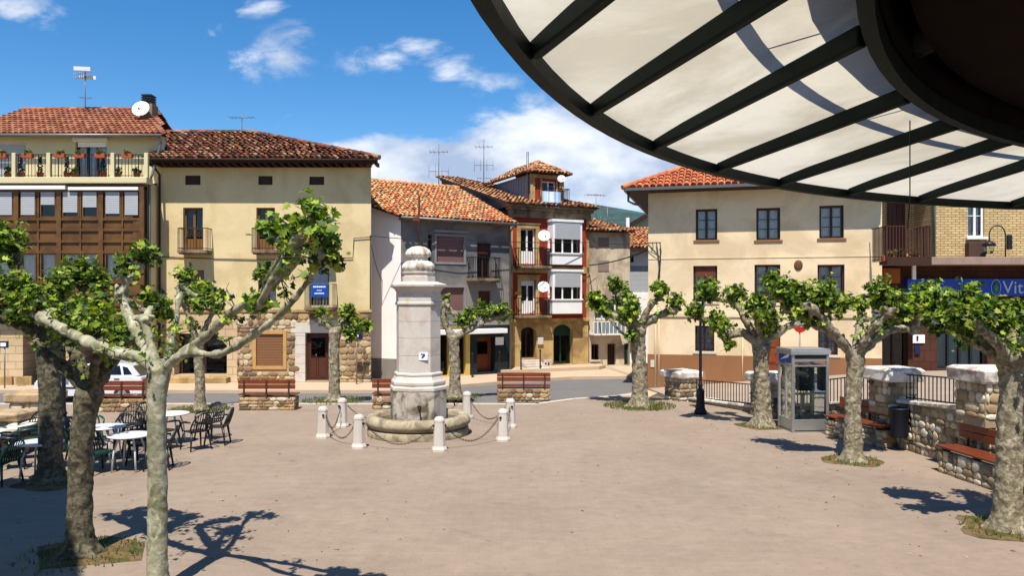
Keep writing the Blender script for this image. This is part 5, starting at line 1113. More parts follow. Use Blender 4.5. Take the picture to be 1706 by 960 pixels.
def pot(loc,kind,label,group,rz=0):
    rr=random.Random(int(loc[0]*100)); b=empty('flower_pot',loc,rz,label=label,cat='flower pot',group=group)
    if kind=='box':
        m=MB(); m.box(-.2,.2,-.09,.09,0,.17); m.build('trough',clay,b,bevel=.01); f=MB(); foliage(f,(0,0,.22),.15,60,.09,LP,rr,.7); foliage(f,(0,0,.26),.16,14,.07,[S(190,150,40,.7),S(200,60,50,.7)],rr,.7); f.build('flowers',leafm,b)
    elif kind=='cypress':
        m=MB(); m.lathe([(.1,0),(.14,.22),(.15,.22)],14); m.build('planter',clay,b); f=MB()
        for k in range(6): foliage(f,(0,0,.3+k*.1),.15-.018*k,26,.07,[S(40,62,34,.45),S(30,50,30,.4)],rr)
        f.build('foliage',leafm,b)
    else:
        m=MB(); m.lathe([(.1,0),(.14,.2),(.15,.2)],14); m.build('planter',clay,b); f=MB(); foliage(f,(0,0,.3),.17,60,.1,LP,rr); f.build('foliage',leafm,b)
G1='flower pots on the roof terrace'
for px,lab in ((4,'leftmost clay trough on the terrace rail'),(47,'clay trough on the terrace rail left of the second post'),(101,'yellow flowered trough on the terrace rail beside the third post'),(134,'trough on the rail in front of the left half of the terrace door'),(168,'trough on the rail in front of the right half of the terrace door'),(213,'rightmost trough on the terrace rail')):
    q=FA.w(FA.U(px,-.5),-.53,phA-.22); pot(q,'box',lab,G1)
for px,kd,lab in ((13,'round','little round pot on the terrace floor at the far left'),(35,'cypress','dark dwarf conifer pot on the terrace, farthest left'),(67,'cypress','dark dwarf conifer pot on the terrace beside the second post'),(112,'cypress','tall dark conifer pot left of the terrace door'),(124,'round','leafy pot at the left foot of the terrace door'),(172,'cypress','conifer pot right of the terrace door'),(196,'round','leafy pot right of the fourth terrace post'),(228,'round','leafy pot at the right end of the terrace')):
    q=FA.w(FA.U(px,-.2),-.2,ztA+.003); pot(q,kd,lab,G1)
for px,lab in ((1480,'planter of dark leaves at the left of the brick building balcony'),(1500,'leafy planter in the middle of the brick building balcony'),(1522,'red geranium planter at the right of the brick building balcony')):
    q=FI.w(FI.U(px,-1.1),-1.1,zl0I+.103); pot(q,'box' if px!=1500 else 'round',lab,'planters on the brown balcony')
# ================================================================== CAR
def car():
    L_=3.75; b=empty('parked_car',(-14.5,27.45,-.14),0,label='white hatchback parked across the road behind the left bench',cat='car'); wd=.8
    side=[(-L_/2,.32),(-L_/2+.02,.55),(-L_/2+.1,.78),(-1.2,.88),(-.78,.93),(1.45,.96),(L_/2-.05,.9),(L_/2,.6),(L_/2-.02,.3),(1.55,.24),(-1.6,.24)]
    m=MB(); n=len(side); secs=[(-wd,.93),(-wd*.96,1),(wd*.96,1),(wd,.93)]; vs=[]
    for (y,k) in secs:
        for (x,z) in side: vs.append((x*(.985 if k<1 else 1),y,.24+(z-.24)*k))
    fs=[tuple(range(n))[::-1],tuple(range(3*n,4*n))]+[(r_*n+k,r_*n+(k+1)%n,(r_+1)*n+(k+1)%n,(r_+1)*n+k) for r_ in range(3) for k in range(n)]
    m.add(vs,fs,(1,1,1,1)); 
    cab=[(-.85,.92),(-.2,1.32),(.1,1.37),(1.1,1.36),(1.42,1.28),(1.72,.94)]
    n=len(cab); vs=[(x,y*(1-.16*(z-.92)/.45),z) for y in (-wd*.97,wd*.97) for x,z in cab]; m.add(vs,[tuple(range(n)),tuple(range(2*n-1,n-1,-1))]+[(k,k+n,(k+1)%n+n,(k+1)%n) for k in range(n)]); m.build('body',carp,b,bevel=.03)
    for sy in (-1,1):
        w=MB()
        for pl in ([(-.62,.97),(-.14,1.27),(.3,1.29),(.3,.97)],[(.38,.97),(.38,1.29),(1.05,1.28),(1.15,.97)],[(1.22,.97),(1.14,1.26),(1.32,1.22),(1.52,.98)]):
            y=lambda z:sy*(wd*.97*(1-.16*(z-.92)/.45)+.006)
            vs=[(x,y(z),z) for x,z in pl]; w.add(vs,[(0,1,2,3) if sy<0 else (3,2,1,0)])
        w.build('side_window',glass('dark_glass'),b)
        h=MB(); 
        for x in (.18,1.0): h.box(x-.09,x+.09,sy*.8-.02,sy*.8+.02,.82,.85)
        h.build('door_handle',rubber,b); s_=MB(); s_.box(-1.2,1.3,sy*.8-.012,sy*.8+.012,.5,.56); s_.build('side_strip',rubber,b)
    w=MB(); w.add([(-.84,-.66,.96),(-.84,.66,.96),(-.26,.58,1.3),(-.26,-.58,1.3)],[(0,3,2,1)]); w.build('windscreen',glass('dark_glass'),b); w=MB(); w.add([(1.73,-.64,.97),(1.73,.64,.97),(1.45,.58,1.27),(1.45,-.58,1.27)],[(0,1,2,3)]); w.build('rear_window',glass('dark_glass'),b)
    for x in (-1.18,1.18):
        for y in (-.72,.72):
            t=MB(); t.tube([(x,y-.09,.29),(x,y+.09,.29)],.29,20); o=t.build('wheel',rubber,b); t=MB(); t.tube([(x,y-.1,.29),(x,y+.1,.29)],.17,14); t.build('rim',alu,o)
    for y in (-.6,.6):
        t=MB(); t.box(-L_/2+.02,-L_/2+.12,y-.15,y+.15,.6,.72); t.build('headlight',glass('booth_glass'),b); t=MB(); t.box(L_/2-.07,L_/2+.01,y-.1,y+.1,.62,.82); t.build('tail_light',redm,b)
    t=MB(); t.box(-.78,-.66,-.95,-.8,.92,1.03); t.box(-.78,-.66,.8,.95,.92,1.03); t.build('mirror',carp,b)
car()
# ================================================================== CAFE CHAIRS AND TABLES
def chair0(m):
    b=empty('cafe_chair',(0,0,0)); w=.5
    s_=MB(); s_.box(-.21,.21,-.2,.2,.41,.435); s_.box(-.2,.2,-.22,-.2,.385,.43); s_.build('seat',m,b,bevel=.012)
    for sx in (-1,1):
        for sy in (-1,1):
            l=MB(); l.tube([(sx*.2,sy*.18,.42),(sx*.25,sy*.24,0)],[.028,.018],6); l.build('leg',m,b)
        l=MB(); l.tube([(sx*.21,-.2,.41),(sx*.25,-.2,.55),(sx*.26,-.17,.63),(sx*.26,.0,.655),(sx*.25,.2,.66)],[.02,.02,.022,.026,.022],6); l.build('armrest',m,b)
    k=MB(); P=[(.22*math.cos(t)*1.12,.22+.09*math.sin(t)+.05*math.sin(t),.5+.36*math.sin(t)) for t in [math.pi*q/12 for q in range(13)]]
    k.tube([(.2,.19,.42)]+P+[(-.2,.19,.42)],.02,6)
    for q in range(-3,4):
        x=q*.055; top=.5+.36*math.sqrt(max(0,1-(x/.245)**2)); k.box(x-.014,x+.014,.2,.215,.43,.5); k.tube([(x,.21,.5),(x,.22+.14*(top-.5)/.36,top)],.011,5)
    k.tube([(-.2,.24,.6),(0,.26,.62),(.2,.24,.6)],.014,5)
    k.build('backrest',m,b); return b
def table0():
    b=empty('cafe_table',(0,0,0)); m=MB(); m.lathe([(.40,.69),(.42,.695),(.42,.72),(.40,.728)],32); m.build('table_top',wplastic,b)
    for k in range(4): a=R(45+90*k); l=MB(); l.tube([(.2*math.cos(a),.2*math.sin(a),.70),(.3*math.cos(a),.3*math.sin(a),.4),(.34*math.cos(a),.34*math.sin(a),0)],[.025,.02,.02],6); l.build('leg',wplastic,b)
    return b
tb=table0(); cg=chair0(gplastic); cb_=chair0(bplastic)
tabs=[((-7.72,15.75),'white round café table in front, between the thick tree and the slim tree'),((-8.75,16.75),'white round café table behind the front one, by the second tree'),((-8.15,18.65),'white round café table at the back, beyond the slim tree'),((-9.05,14.95),'white café table half hidden behind the thick left tree')]
for i,(q,lab) in enumerate(tabs):
    o=tb if i==0 else copy_tree(tb); o.location=(*q,0); tag(o,lab,'café table','white café tables')
chs=[(-9.55,14.6,-100,'g','green plastic chair in front of the left stone wall, facing right'),
 (-8.25,15.55,60,'g','green plastic chair left of the front table'),
 (-7.2,15.9,-75,'b','dark plastic chair at the right of the front table'),
 (-7.75,16.4,0,'b','dark plastic chair behind the front table'),
 (-9.3,16.95,80,'g','green plastic chair left of the second table'),
 (-8.7,17.4,10,'b','dark plastic chair behind the second table'),
 (-8.2,16.95,-60,'b','dark plastic chair right of the second table'),
 (-8.0,18.0,160,'b','dark plastic chair before the back right table'),
 (-7.0,18.55,-85,'b','dark plastic chair at the right end of the terrace, its back to the open square'),
 (-7.45,19.2,-15,'b','dark plastic chair behind the back right table'),
 (-8.95,19.3,50,'b','dark plastic chair left of the back right table'),
 (-9.2,18.9,20,'b','dark plastic chair in front of the bench with the white car'),
 (-9.9,18.3,40,'g','green plastic chair in front of the bench stone base'),
 (-7.25,17.9,-130,'b','dark plastic chair turned away behind the slim tree'),
 (-10.5,16.9,-60,'g','green plastic chair standing right of the group by the left stone pier'),
 (-11.4,17.0,70,'b','dark plastic chair at the far left edge by the stone pier'),
 (-10.9,17.8,5,'b','dark plastic chair at the back of the group by the left stone pier'),
 (-10.2,15.9,120,'b','dark plastic chair behind the green one by the left stone wall'),
 (-10.9,16.4,170,'g','green plastic chair at the front of the group by the left stone pier')]
ug=ub=False
for (x,y,rz,k,lab) in chs:
    if k=='g': o=cg if not ug else copy_tree(cg); ug=True
    else: o=cb_ if not ub else copy_tree(cb_); ub=True
    o.location=(x,y,0); o.rotation_euler=(0,0,R(rz)); tag(o,lab,'chair','plastic café chairs')
# left stone pier and low wall
pier(-13.35,21.9,.9,-.05,.58,.86,'stone pier with a pale slab behind the café chairs at the left',R(0),mat('sandy_cap',S(206,178,140,.66),.9,var=.15,bump=.5,second=S(170,146,112,.6),sscale=3))
pier(-11.75,16.9+1.4,.6,-.05,.62,.84,'stone pier at the left edge, cut by the frame',R(0),MC['sandy_cap'])
def leftwall():
    b=empty('low_wall',(-10.35,14.2,0),R(100),label='low rubble wall at the left edge behind the green chair',cat='wall'); m=MB(); m.box(0,5,0,.4,-.05,.5); m.build('mortar_core',rubm,b); s_=MB(); rubble(s_,(5,0,0),(-1,0,0),(0,0,1),0.01,.01,SPAL); rubble(s_,(0,0,0),(1,0,0),(0,0,1),5,.5,SPAL,.2,.04,seed=8); s_.build('rubble_stones',stonem,b); m=MB(); m.box(-.05,5.05,-.06,.46,.503,.6); m.build('coping',slabm,b,bevel=.02)
leftwall()
# ================================================================== TREES
def smooth(P,n=5):
    P=[Vector(p) for p in P]
    if len(P)<3: return P
    Q=[]
    for i in range(len(P)-1):
        p0=P[max(i-1,0)];p1=P[i];p2=P[i+1];p3=P[min(i+2,len(P)-1)]
        for k in range(n):
            t=k/n; Q.append(.5*((2*p1)+(-p0+p2)*t+(2*p0-5*p1+4*p2-p3)*t*t+(-p0+3*p1-3*p2+p3)*t**3))
    Q.append(P[-1]); return Q
LG=[S(146,170,58,.84),S(120,150,48,.76),S(178,196,78,.92),S(98,130,42,.68),S(66,96,36,.55),S(136,160,58,.8),S(80,110,40,.58),S(50,76,32,.48),S(160,164,68,.8)]
ctex=bpy.data.textures.new('bark_lumps','CLOUDS'); ctex.noise_scale=.16; ctex.noise_depth=2
def tree(base,Y,trunk,limbs,blobs,bark,label,seed,r0,lean=0,leafsize=.13,dens=1.0,flare=1.5,vox=.026,warm=False):
    """base (x,y); trunk/limbs: lists of (px,py,dY[,radius]); blobs: (px,py,dY,rpx)"""
    rr=random.Random(seed); B=Vector((base[0],base[1],0)); b=empty('plane_tree',B,0,label=label,cat='tree',group='pollarded plane trees')
    W2=lambda q:at(q[0],q[1],Y+q[2])-B
    m=MB(); P=[Vector((0,0,-.15))]+[W2(q) for q in trunk]; Q=smooth(P,6); n=len(Q); top=Q[-1].z
    rad=[]
    for i,q in enumerate(Q):
        t=max(0,q.z)/max(top,.1); r_=r0*(1-.12*t)*(1+(flare-1)*math.exp(-max(q.z,0)/.16))*(1+.28*math.exp(-((1-t)/.12)**2)); rad.append(r_)
    m.tube(Q,rad,14)
    for k in range(5):   # root toes
        a=2*math.pi*k/5+rr.random(); d=Vector((math.cos(a),math.sin(a),0)); m.tube([d*r0*.5+Vector((0,0,.22)),d*r0*1.25+Vector((0,0,.05)),d*r0*(1.9+rr.random()*.4)+Vector((0,0,-.06))],[r0*.5,r0*.38,r0*.2],8)
    J=Q[-1]
    tips=[]; sprigs=[]
    for k in range(7):   # scars and burls on the trunk
        i=rr.randrange(3,len(Q)-1); a=rr.random()*6.28; d=Vector((math.cos(a),math.sin(a),.2)); m.tube([Q[i]+d*rad[i]*.55,Q[i]+d*rad[i]*1.06],[rad[i]*.42,rad[i]*.22],8)
    for lm in limbs:
        r1,r2=lm[0]; P=[J-Vector((0,0,.08))]+[W2(q) for q in lm[1]]; S_=smooth(P,6); n=len(S_); rad=[]
        for i in range(n):
            t=i/(n-1); rad.append((r1+(r2-r1)*t)*(1+.13*math.sin(i*1.9+seed)+.10*rr.uniform(-1,1)))
        rad[-1]=r2*1.35
        if n>2: rad[-2]=r2*1.55
        m.tube(S_,rad,10); e=S_[-1]; tips.append((e,r2))
        for k in range(4):  # knuckles of the pollard head
            d=Vector((rr.gauss(0,1),rr.gauss(0,1),rr.gauss(.3,.8))).normalized(); m.tube([e,e+d*r2*1.5,e+d*r2*(2.0+rr.random())],[r2*1.1,r2*.8,r2*.4],7)
        for i in range(n//3,n-1):
            if rr.random()<.30: sprigs.append((S_[i].copy(),rad[i]))
        for k in range(4):
            i=rr.randrange(n//4,n-1); d=Vector((rr.gauss(0,1),rr.gauss(0,1),rr.gauss(.4,.6))).normalized(); m.tube([S_[i],S_[i]+d*rad[i]*1.5],[rad[i]*.7,rad[i]*.35],7)
    leafb=MB(); twc=S(96,84,60,.55)
    for q_,r_q in sprigs:
        for k in range(rr.randint(1,3)):
            d=Vector((rr.gauss(0,1),rr.gauss(0,1),rr.gauss(.5,.8))).normalized(); e=q_+d*(r_q+rr.uniform(.1,.3)); leafb.tube([q_,e],[.008,.004],4,twc,caps=False)
            for j in range(rr.randint(4,9)): leaf(leafb,q_.lerp(e,rr.uniform(.5,1.15))+Vector((rr.gauss(0,.05),rr.gauss(0,.05),rr.gauss(0,.05))),d,leafsize*rr.uniform(.5,1.1),LG[rr.randrange(len(LG))],rr)
    for (px,py,dY,rp) in blobs:
        c=W2((px,py,dY)); R_=rp*(Y+dY)/FP; near=min(tips,key=lambda t:(t[0]-c).length); k0=near[0]
        if (k0-c).length>R_*.9:   # a small carrying branch
            st=c-Vector((0,0,R_*.6)); mid=k0.lerp(st,.5)+Vector((rr.uniform(-.05,.05),rr.uniform(-.05,.05),-.04)); m.tube(smooth([k0,mid,st],4),[.06,.055,.05,.05,.045,.045,.045,.05,.055][:9],7)
            k0=st
        else: k0=k0.lerp(c,.2)
        nt=int(max(7,34*R_*dens/.45)); 
        for k in range(nt):
            d=Vector((rr.gauss(0,1),rr.gauss(0,1),rr.gauss(.25,.9))).normalized(); end=c+Vector((d.x,d.y,d.z*.95))*R_*rr.uniform(.65,1.2)
            mid=k0.lerp(end,.5)+Vector((rr.uniform(-.06,.06),rr.uniform(-.06,.06),rr.uniform(0,.08)))
            leafb.tube([k0,mid,end],[.011,.008,.004],4,twc,caps=False)
            nl=rr.randint(9,15)
            for j in range(nl):
                t=rr.uniform(.35,1.05); p=(k0.lerp(mid,t*2) if t<.5 else mid.lerp(end,(t-.5)*2))+Vector((rr.gauss(0,.05),rr.gauss(0,.05),rr.gauss(0,.05)))
                col=LG[rr.randrange(len(LG))]; 
                if warm and rr.random()<.25: col=S(150,120,50,.6)
                leaf(leafb,p,end-k0,leafsize*rr.uniform(.55,1.35),col,rr)
    o=m.build('trunk',bark,b)
    rm=o.modifiers.new('remesh','REMESH'); rm.mode='VOXEL'; rm.voxel_size=vox; rm.use_smooth_shade=True
    sm=o.modifiers.new('smooth','SMOOTH'); sm.iterations=3; sm.factor=.6
    dm=o.modifiers.new('lumps','DISPLACE'); dm.texture=ctex; dm.strength=r0*.28; dm.mid_level=.5; dm.texture_coords='LOCAL'
    leafb.build('crown',leafm,b)
    return b
def G(px,py): p=gp(px,py); return (p.x,p.y),p.y
bs,Y=(-4.18,9.2),9.2
tree(bs,Y,[(262,960,0),(262,780,.02),(260,680,0),(266,612,0)],
 [((.085,.07),[(235,597,0),(190,588,.2),(150,572,.5),(110,552,.9),(70,528,1.3)]),
  ((.08,.055),[(232,560,.3),(212,520,.6),(200,490,.8)]),
  ((.055,.05),[(252,578,.1),(240,530,.2)]),
  ((.05,.045),[(285,575,.4),(293,525,.9),(303,482,1.3)]),
  ((.06,.036),[(300,592,-.2),(345,560,-.5),(385,522,-.8),(440,485,-1.2),(490,440,-1.6),(500,395,-1.8)]),
  ((.05,.032),[(310,590,-.3),(365,590,-.8),(420,560,-1.2),(470,520,-1.5),(512,470,-1.8),(538,425,-2.0)])],
 [(236,425,.9,24),(206,448,.8,20),(252,500,.5,18),(268,520,.8,12),(496,368,-1.8,30),(532,390,-2.0,28),(522,350,-1.9,20),(550,430,-2.0,24),(478,395,-1.7,14),(442,462,-1.2,10),(430,508,-1.3,9),(455,388,-1.5,12),(312,462,1.4,13),(345,485,1.4,15),(52,505,1.4,26)],
 barkp,'slim pale green-grey plane tree in the left foreground, its long limbs reaching right',11,.118,leafsize=.09,dens=.85,vox=.02)
bs,Y=G(135,925)
tree(bs,Y,[(133,860,0),(134,760,0),(142,690,0),(150,650,0)],
 [((.12,.07),[(175,615,0),(200,580,.1),(205,562,.2)]),((.11,.06),[(135,610,.2),(120,580,.4),(112,560,.5)]),((.08,.05),[(160,600,-.4),(165,570,-.5)]),((.08,.05),[(90,600,.3),(60,570,.5)])],
 [(165,535,-.3,34),(130,520,.3,28),(198,545,.2,22),(160,510,.2,24),(105,540,.5,24)],
 barkd,'dark knobbly plane tree growing from the square earth pit, second from the left foreground',12,.165,leafsize=.095,dens=1.3)
bs,Y=G(85,802)
tree(bs,Y,[(84,760,0),(84,680,0),(82,610,0),(82,575,0)],
 [((.15,.09),[(55,550,0),(20,535,-.2),(-30,520,-.4)]),((.10,.06),[(72,515,.1),(45,465,.2),(22,425,.3)]),((.1,.06),[(110,540,0),(130,500,.2),(140,480,.3)]),((.09,.06),[(85,530,-.5),(80,505,-.7)])],
 [(15,395,.3,30),(8,430,.3,24),(-20,480,-.3,36),(32,480,0,30),(62,500,-.5,28),(95,478,-.4,28),(118,455,.2,26),(145,450,.3,24),(165,470,.3,20),(30,520,-.2,24)],
 barkd,'thickest dark-barked plane tree on the left, by the café tables',13,.215,leafsize=.105,dens=1.35)
bs,Y=G(333,683)
tree(bs,Y,[(333,640,0),(331,600,0),(330,570,0)],[((.11,.08),[(318,540,0),(308,505,0)]),((.11,.07),[(345,540,0),(358,515,0)])],[(312,488,0,17),(340,485,.2,18),(362,505,0,16),(330,505,-.2,14)],barkm,'thin plane tree by the road in front of the dark shop opening',14,.16,leafsize=.14)
bs,Y=G(557,668)
tree(bs,Y,[(557,640,0),(557,590,0),(558,552,0)],[((.13,.08),[(575,540,0),(598,543,0)]),((.1,.08),[(548,545,0),(536,538,0)])],[(580,522,0,18),(596,545,0,15),(583,558,-.1,12),(612,540,.1,10),(535,520,.1,8)],barkm,'plane tree standing before the brown house door with leaves on its right only',15,.185,leafsize=.14)
bs,Y=G(758,662)
tree(bs,Y,[(758,635,0),(757,590,0),(755,560,0)],[((.14,.1),[(742,540,0),(738,520,0),(742,505,0)]),((.13,.09),[(785,548,0),(815,532,.1),(842,528,.2)])],[(782,528,0,15),(806,518,.1,16),(832,520,.2,14),(845,526,.2,8),(768,535,0,10),(742,498,0,4)],barkm,'plane tree behind the fountain with one bare upright stump limb',16,.2,leafsize=.14)
bs,Y=G(1065,677)
tree(bs,Y,[(1066,640,0),(1064,590,0),(1062,548,0)],[((.15,.09),[(1035,532,0),(1008,520,.1)]),((.13,.08),[(1045,510,0),(1030,490,.1)]),((.15,.1),[(1092,528,0),(1125,518,.2)]),((.12,.08),[(1080,515,-.2),(1100,495,-.2)])],[(1027,474,.1,15),(990,498,.1,18),(1008,515,0,16),(1048,518,-.3,22),(1040,500,.1,16),(1050,562,-.3,11),(1102,480,-.2,14),(1128,502,.2,14)],barkm,'plane tree left of the black lamp post, in front of the peach house corner',17,.25,leafsize=.14)
bs,Y=G(1270,710)
tree(bs,Y,[(1271,670,0),(1268,620,0),(1268,575,0)],[((.14,.08),[(1240,556,0),(1212,557,.1),(1188,535,.2)]),((.12,.07),[(1235,520,.3),(1218,500,.4)]),((.13,.08),[(1284,520,0),(1290,490,0)]),((.13,.08),[(1310,545,-.2),(1345,540,-.3)]),((.1,.07),[(1262,535,-.5),(1258,520,-.8)])],[(1180,485,.2,22),(1158,518,.2,18),(1198,542,.0,22),(1226,490,.4,17),(1262,508,-.6,26),(1290,470,0,18),(1282,535,-.3,22),(1214,572,0,9),(1322,508,-.2,24)],barkm,'plane tree just left of the phone booth',18,.225,leafsize=.125,dens=1.35)
bs,Y=G(1422,768)
tree(bs,Y,[(1421,730,0),(1421,670,0),(1425,610,0),(1424,592,0)],[((.12,.07),[(1392,560,.1),(1355,541,.2),(1312,512,.4)]),((.1,.07),[(1385,548,-.4),(1350,510,-.6)]),((.12,.07),[(1462,562,0),(1495,548,.1),(1522,552,.2)]),((.1,.07),[(1452,550,-.4),(1482,520,-.6)]),((.1,.07),[(1430,555,.6),(1435,530,.9)])],[(1330,496,.2,30),(1368,488,-.4,30),(1303,482,.4,24),(1395,505,-.3,22),(1352,520,-.3,24),(1466,490,-.5,24),(1492,512,-.3,28),(1528,505,.2,30),(1430,505,.9,16),(1545,485,.3,20)],barkm,'plane tree between the phone booth and the litter bin',19,.18,leafsize=.115,dens=1.5)
bs,Y=G(1682,882)
tree(bs,Y,[(1680,840,0),(1682,760,0),(1686,680,0),(1692,620,0)],[((.13,.07),[(1655,588,0),(1610,562,.2),(1572,545,.4)]),((.11,.06),[(1660,570,-.4),(1625,545,-.6)]),((.12,.07),[(1720,580,0),(1770,555,.2),(1820,540,.3)]),((.11,.07),[(1690,560,.3),(1690,530,.5)]),((.11,.07),[(1730,560,-.5),(1760,530,-.8)])],[(1572,510,.4,34),(1612,500,.2,32),(1640,522,-.4,30),(1600,535,-.5,28),(1692,528,.4,28),(1660,538,-.3,26),(1748,520,-.3,34),(1780,520,0,38),(1830,510,.3,36),(1568,540,.3,24)],barkm,'nearest plane tree on the right edge, with pale flaking roots',20,.2,leafsize=.105,dens=1.45)
# ================================================================== GRASS, EARTH PITS, KERB DETAILS
def pit(pts,name='tree_pit',z=.004,m=earth):
    s_=MB(); s_.add([(x,y,z) for x,y in pts],[tuple(range(len(pts)))]); tag(s_.build(name,m),kind='structure')
pit(gpts([(62,912),(178,893),(242,905),(236,935),(66,950)])); 
for (px,py,r_) in ((333,683,.8),(557,668,.8),(758,662,.8),(1065,677,1.0),(1270,710,.8),(1422,768,.75),(1682,882,.85),(85,805,.9)):
    c=gp(px,py); pts=[(c.x+r_*.8*(1+.45*noise.noise(Vector((math.cos(k/3.5)*1.3,math.sin(k/3.5)*1.3,px*.37))))*math.cos(2*math.pi*k/22),c.y+r_*.8*(1+.45*noise.noise(Vector((math.cos(k/3.5)*1.3,math.sin(k/3.5)*1.3,px*.37))))*math.sin(2*math.pi*k/22)) for k in range(22)]; pit(pts)
gm=MB(); rr=random.Random(5)
for (px,py,r_,n) in ((333,683,.9,900),(557,668,1.05,900),(758,662,.9,700),(1065,677,1.15,1500),(1270,710,.6,220),(1422,768,.6,200),(1682,882,.65,240),(135,925,.8,240),(1180,668,.9,160)):
    c=gp(px,py)
    for k in range(n):
        a=rr.random()*2*math.pi; q=r_*math.sqrt(rr.random())*1.02; x,y=c.x+q*math.cos(a),c.y+q*math.sin(a); h_=rr.uniform(.03,.11); t=rr.random()*math.pi; dx,dy=.012*math.cos(t),.012*math.sin(t); lx,ly=rr.gauss(0,.03),rr.gauss(0,.03)
        gm.add([(x-dx,y-dy,.0),(x+dx,y+dy,.0),(x+lx,y+ly,h_)],[(0,1,2)],rr.choice([S(120,140,50,.6),S(96,124,44,.55),S(150,150,70,.6),S(84,110,40,.5)]))
fl=MB()
for k in range(420):
    cc=rr.choice([(-4.2,11),(-6,12),(6.7,20),(7.2,16.5),(7.4,12),(4.1,24),(-8,16)]) if rr.random()<.8 else (rr.uniform(-6,7),rr.uniform(10,24))
    x,y=cc[0]+rr.gauss(0,1.3),cc[1]+rr.gauss(0,1.3)
    if y>25 or x>8.2: continue
    a=rr.random()*6.28; q=rr.uniform(.012,.04); z=.006; fl.add([(x+q*math.cos(a),y+q*math.sin(a),z),(x+q*.5*math.cos(a+1.6),y+q*.5*math.sin(a+1.6),z+.01),(x-q*math.cos(a),y-q*math.sin(a),z+.004),(x-q*.5*math.cos(a+1.6),y-q*.5*math.sin(a+1.6),z)],[(0,1,2,3)],rr.choice([S(150,120,70,.6),S(120,130,60,.6),S(210,200,180,.7),S(110,86,60,.5)]))
tag(fl.build('fallen_leaves',grassm),'small fallen leaves and scraps scattered on the square','fallen leaves',kind='stuff')
for k,(px,py,lab) in enumerate(((787,629,'thin iron post in front of the grey house shop door'),(832,625,'thin iron post at the corner of the grey and red houses'),(868,622,'thin iron post left of the red house steps'),(900,620,'thin iron post right of the red house steps'))):
    p=gp(px,py); m=MB(); m.lathe([(.05,0),(.05,.06),(.035,.08),(.03,.95),(.045,.98),(.04,1.04),(.01,1.06)],10); o=m.build('iron_post',iron); o.location=(p.x,p.y,0); tag(o,lab,'post','iron posts before the central houses')
tag(gm.build('grass',grassm),'short grass growing in the pits at the feet of the trees','grass',kind='stuff')
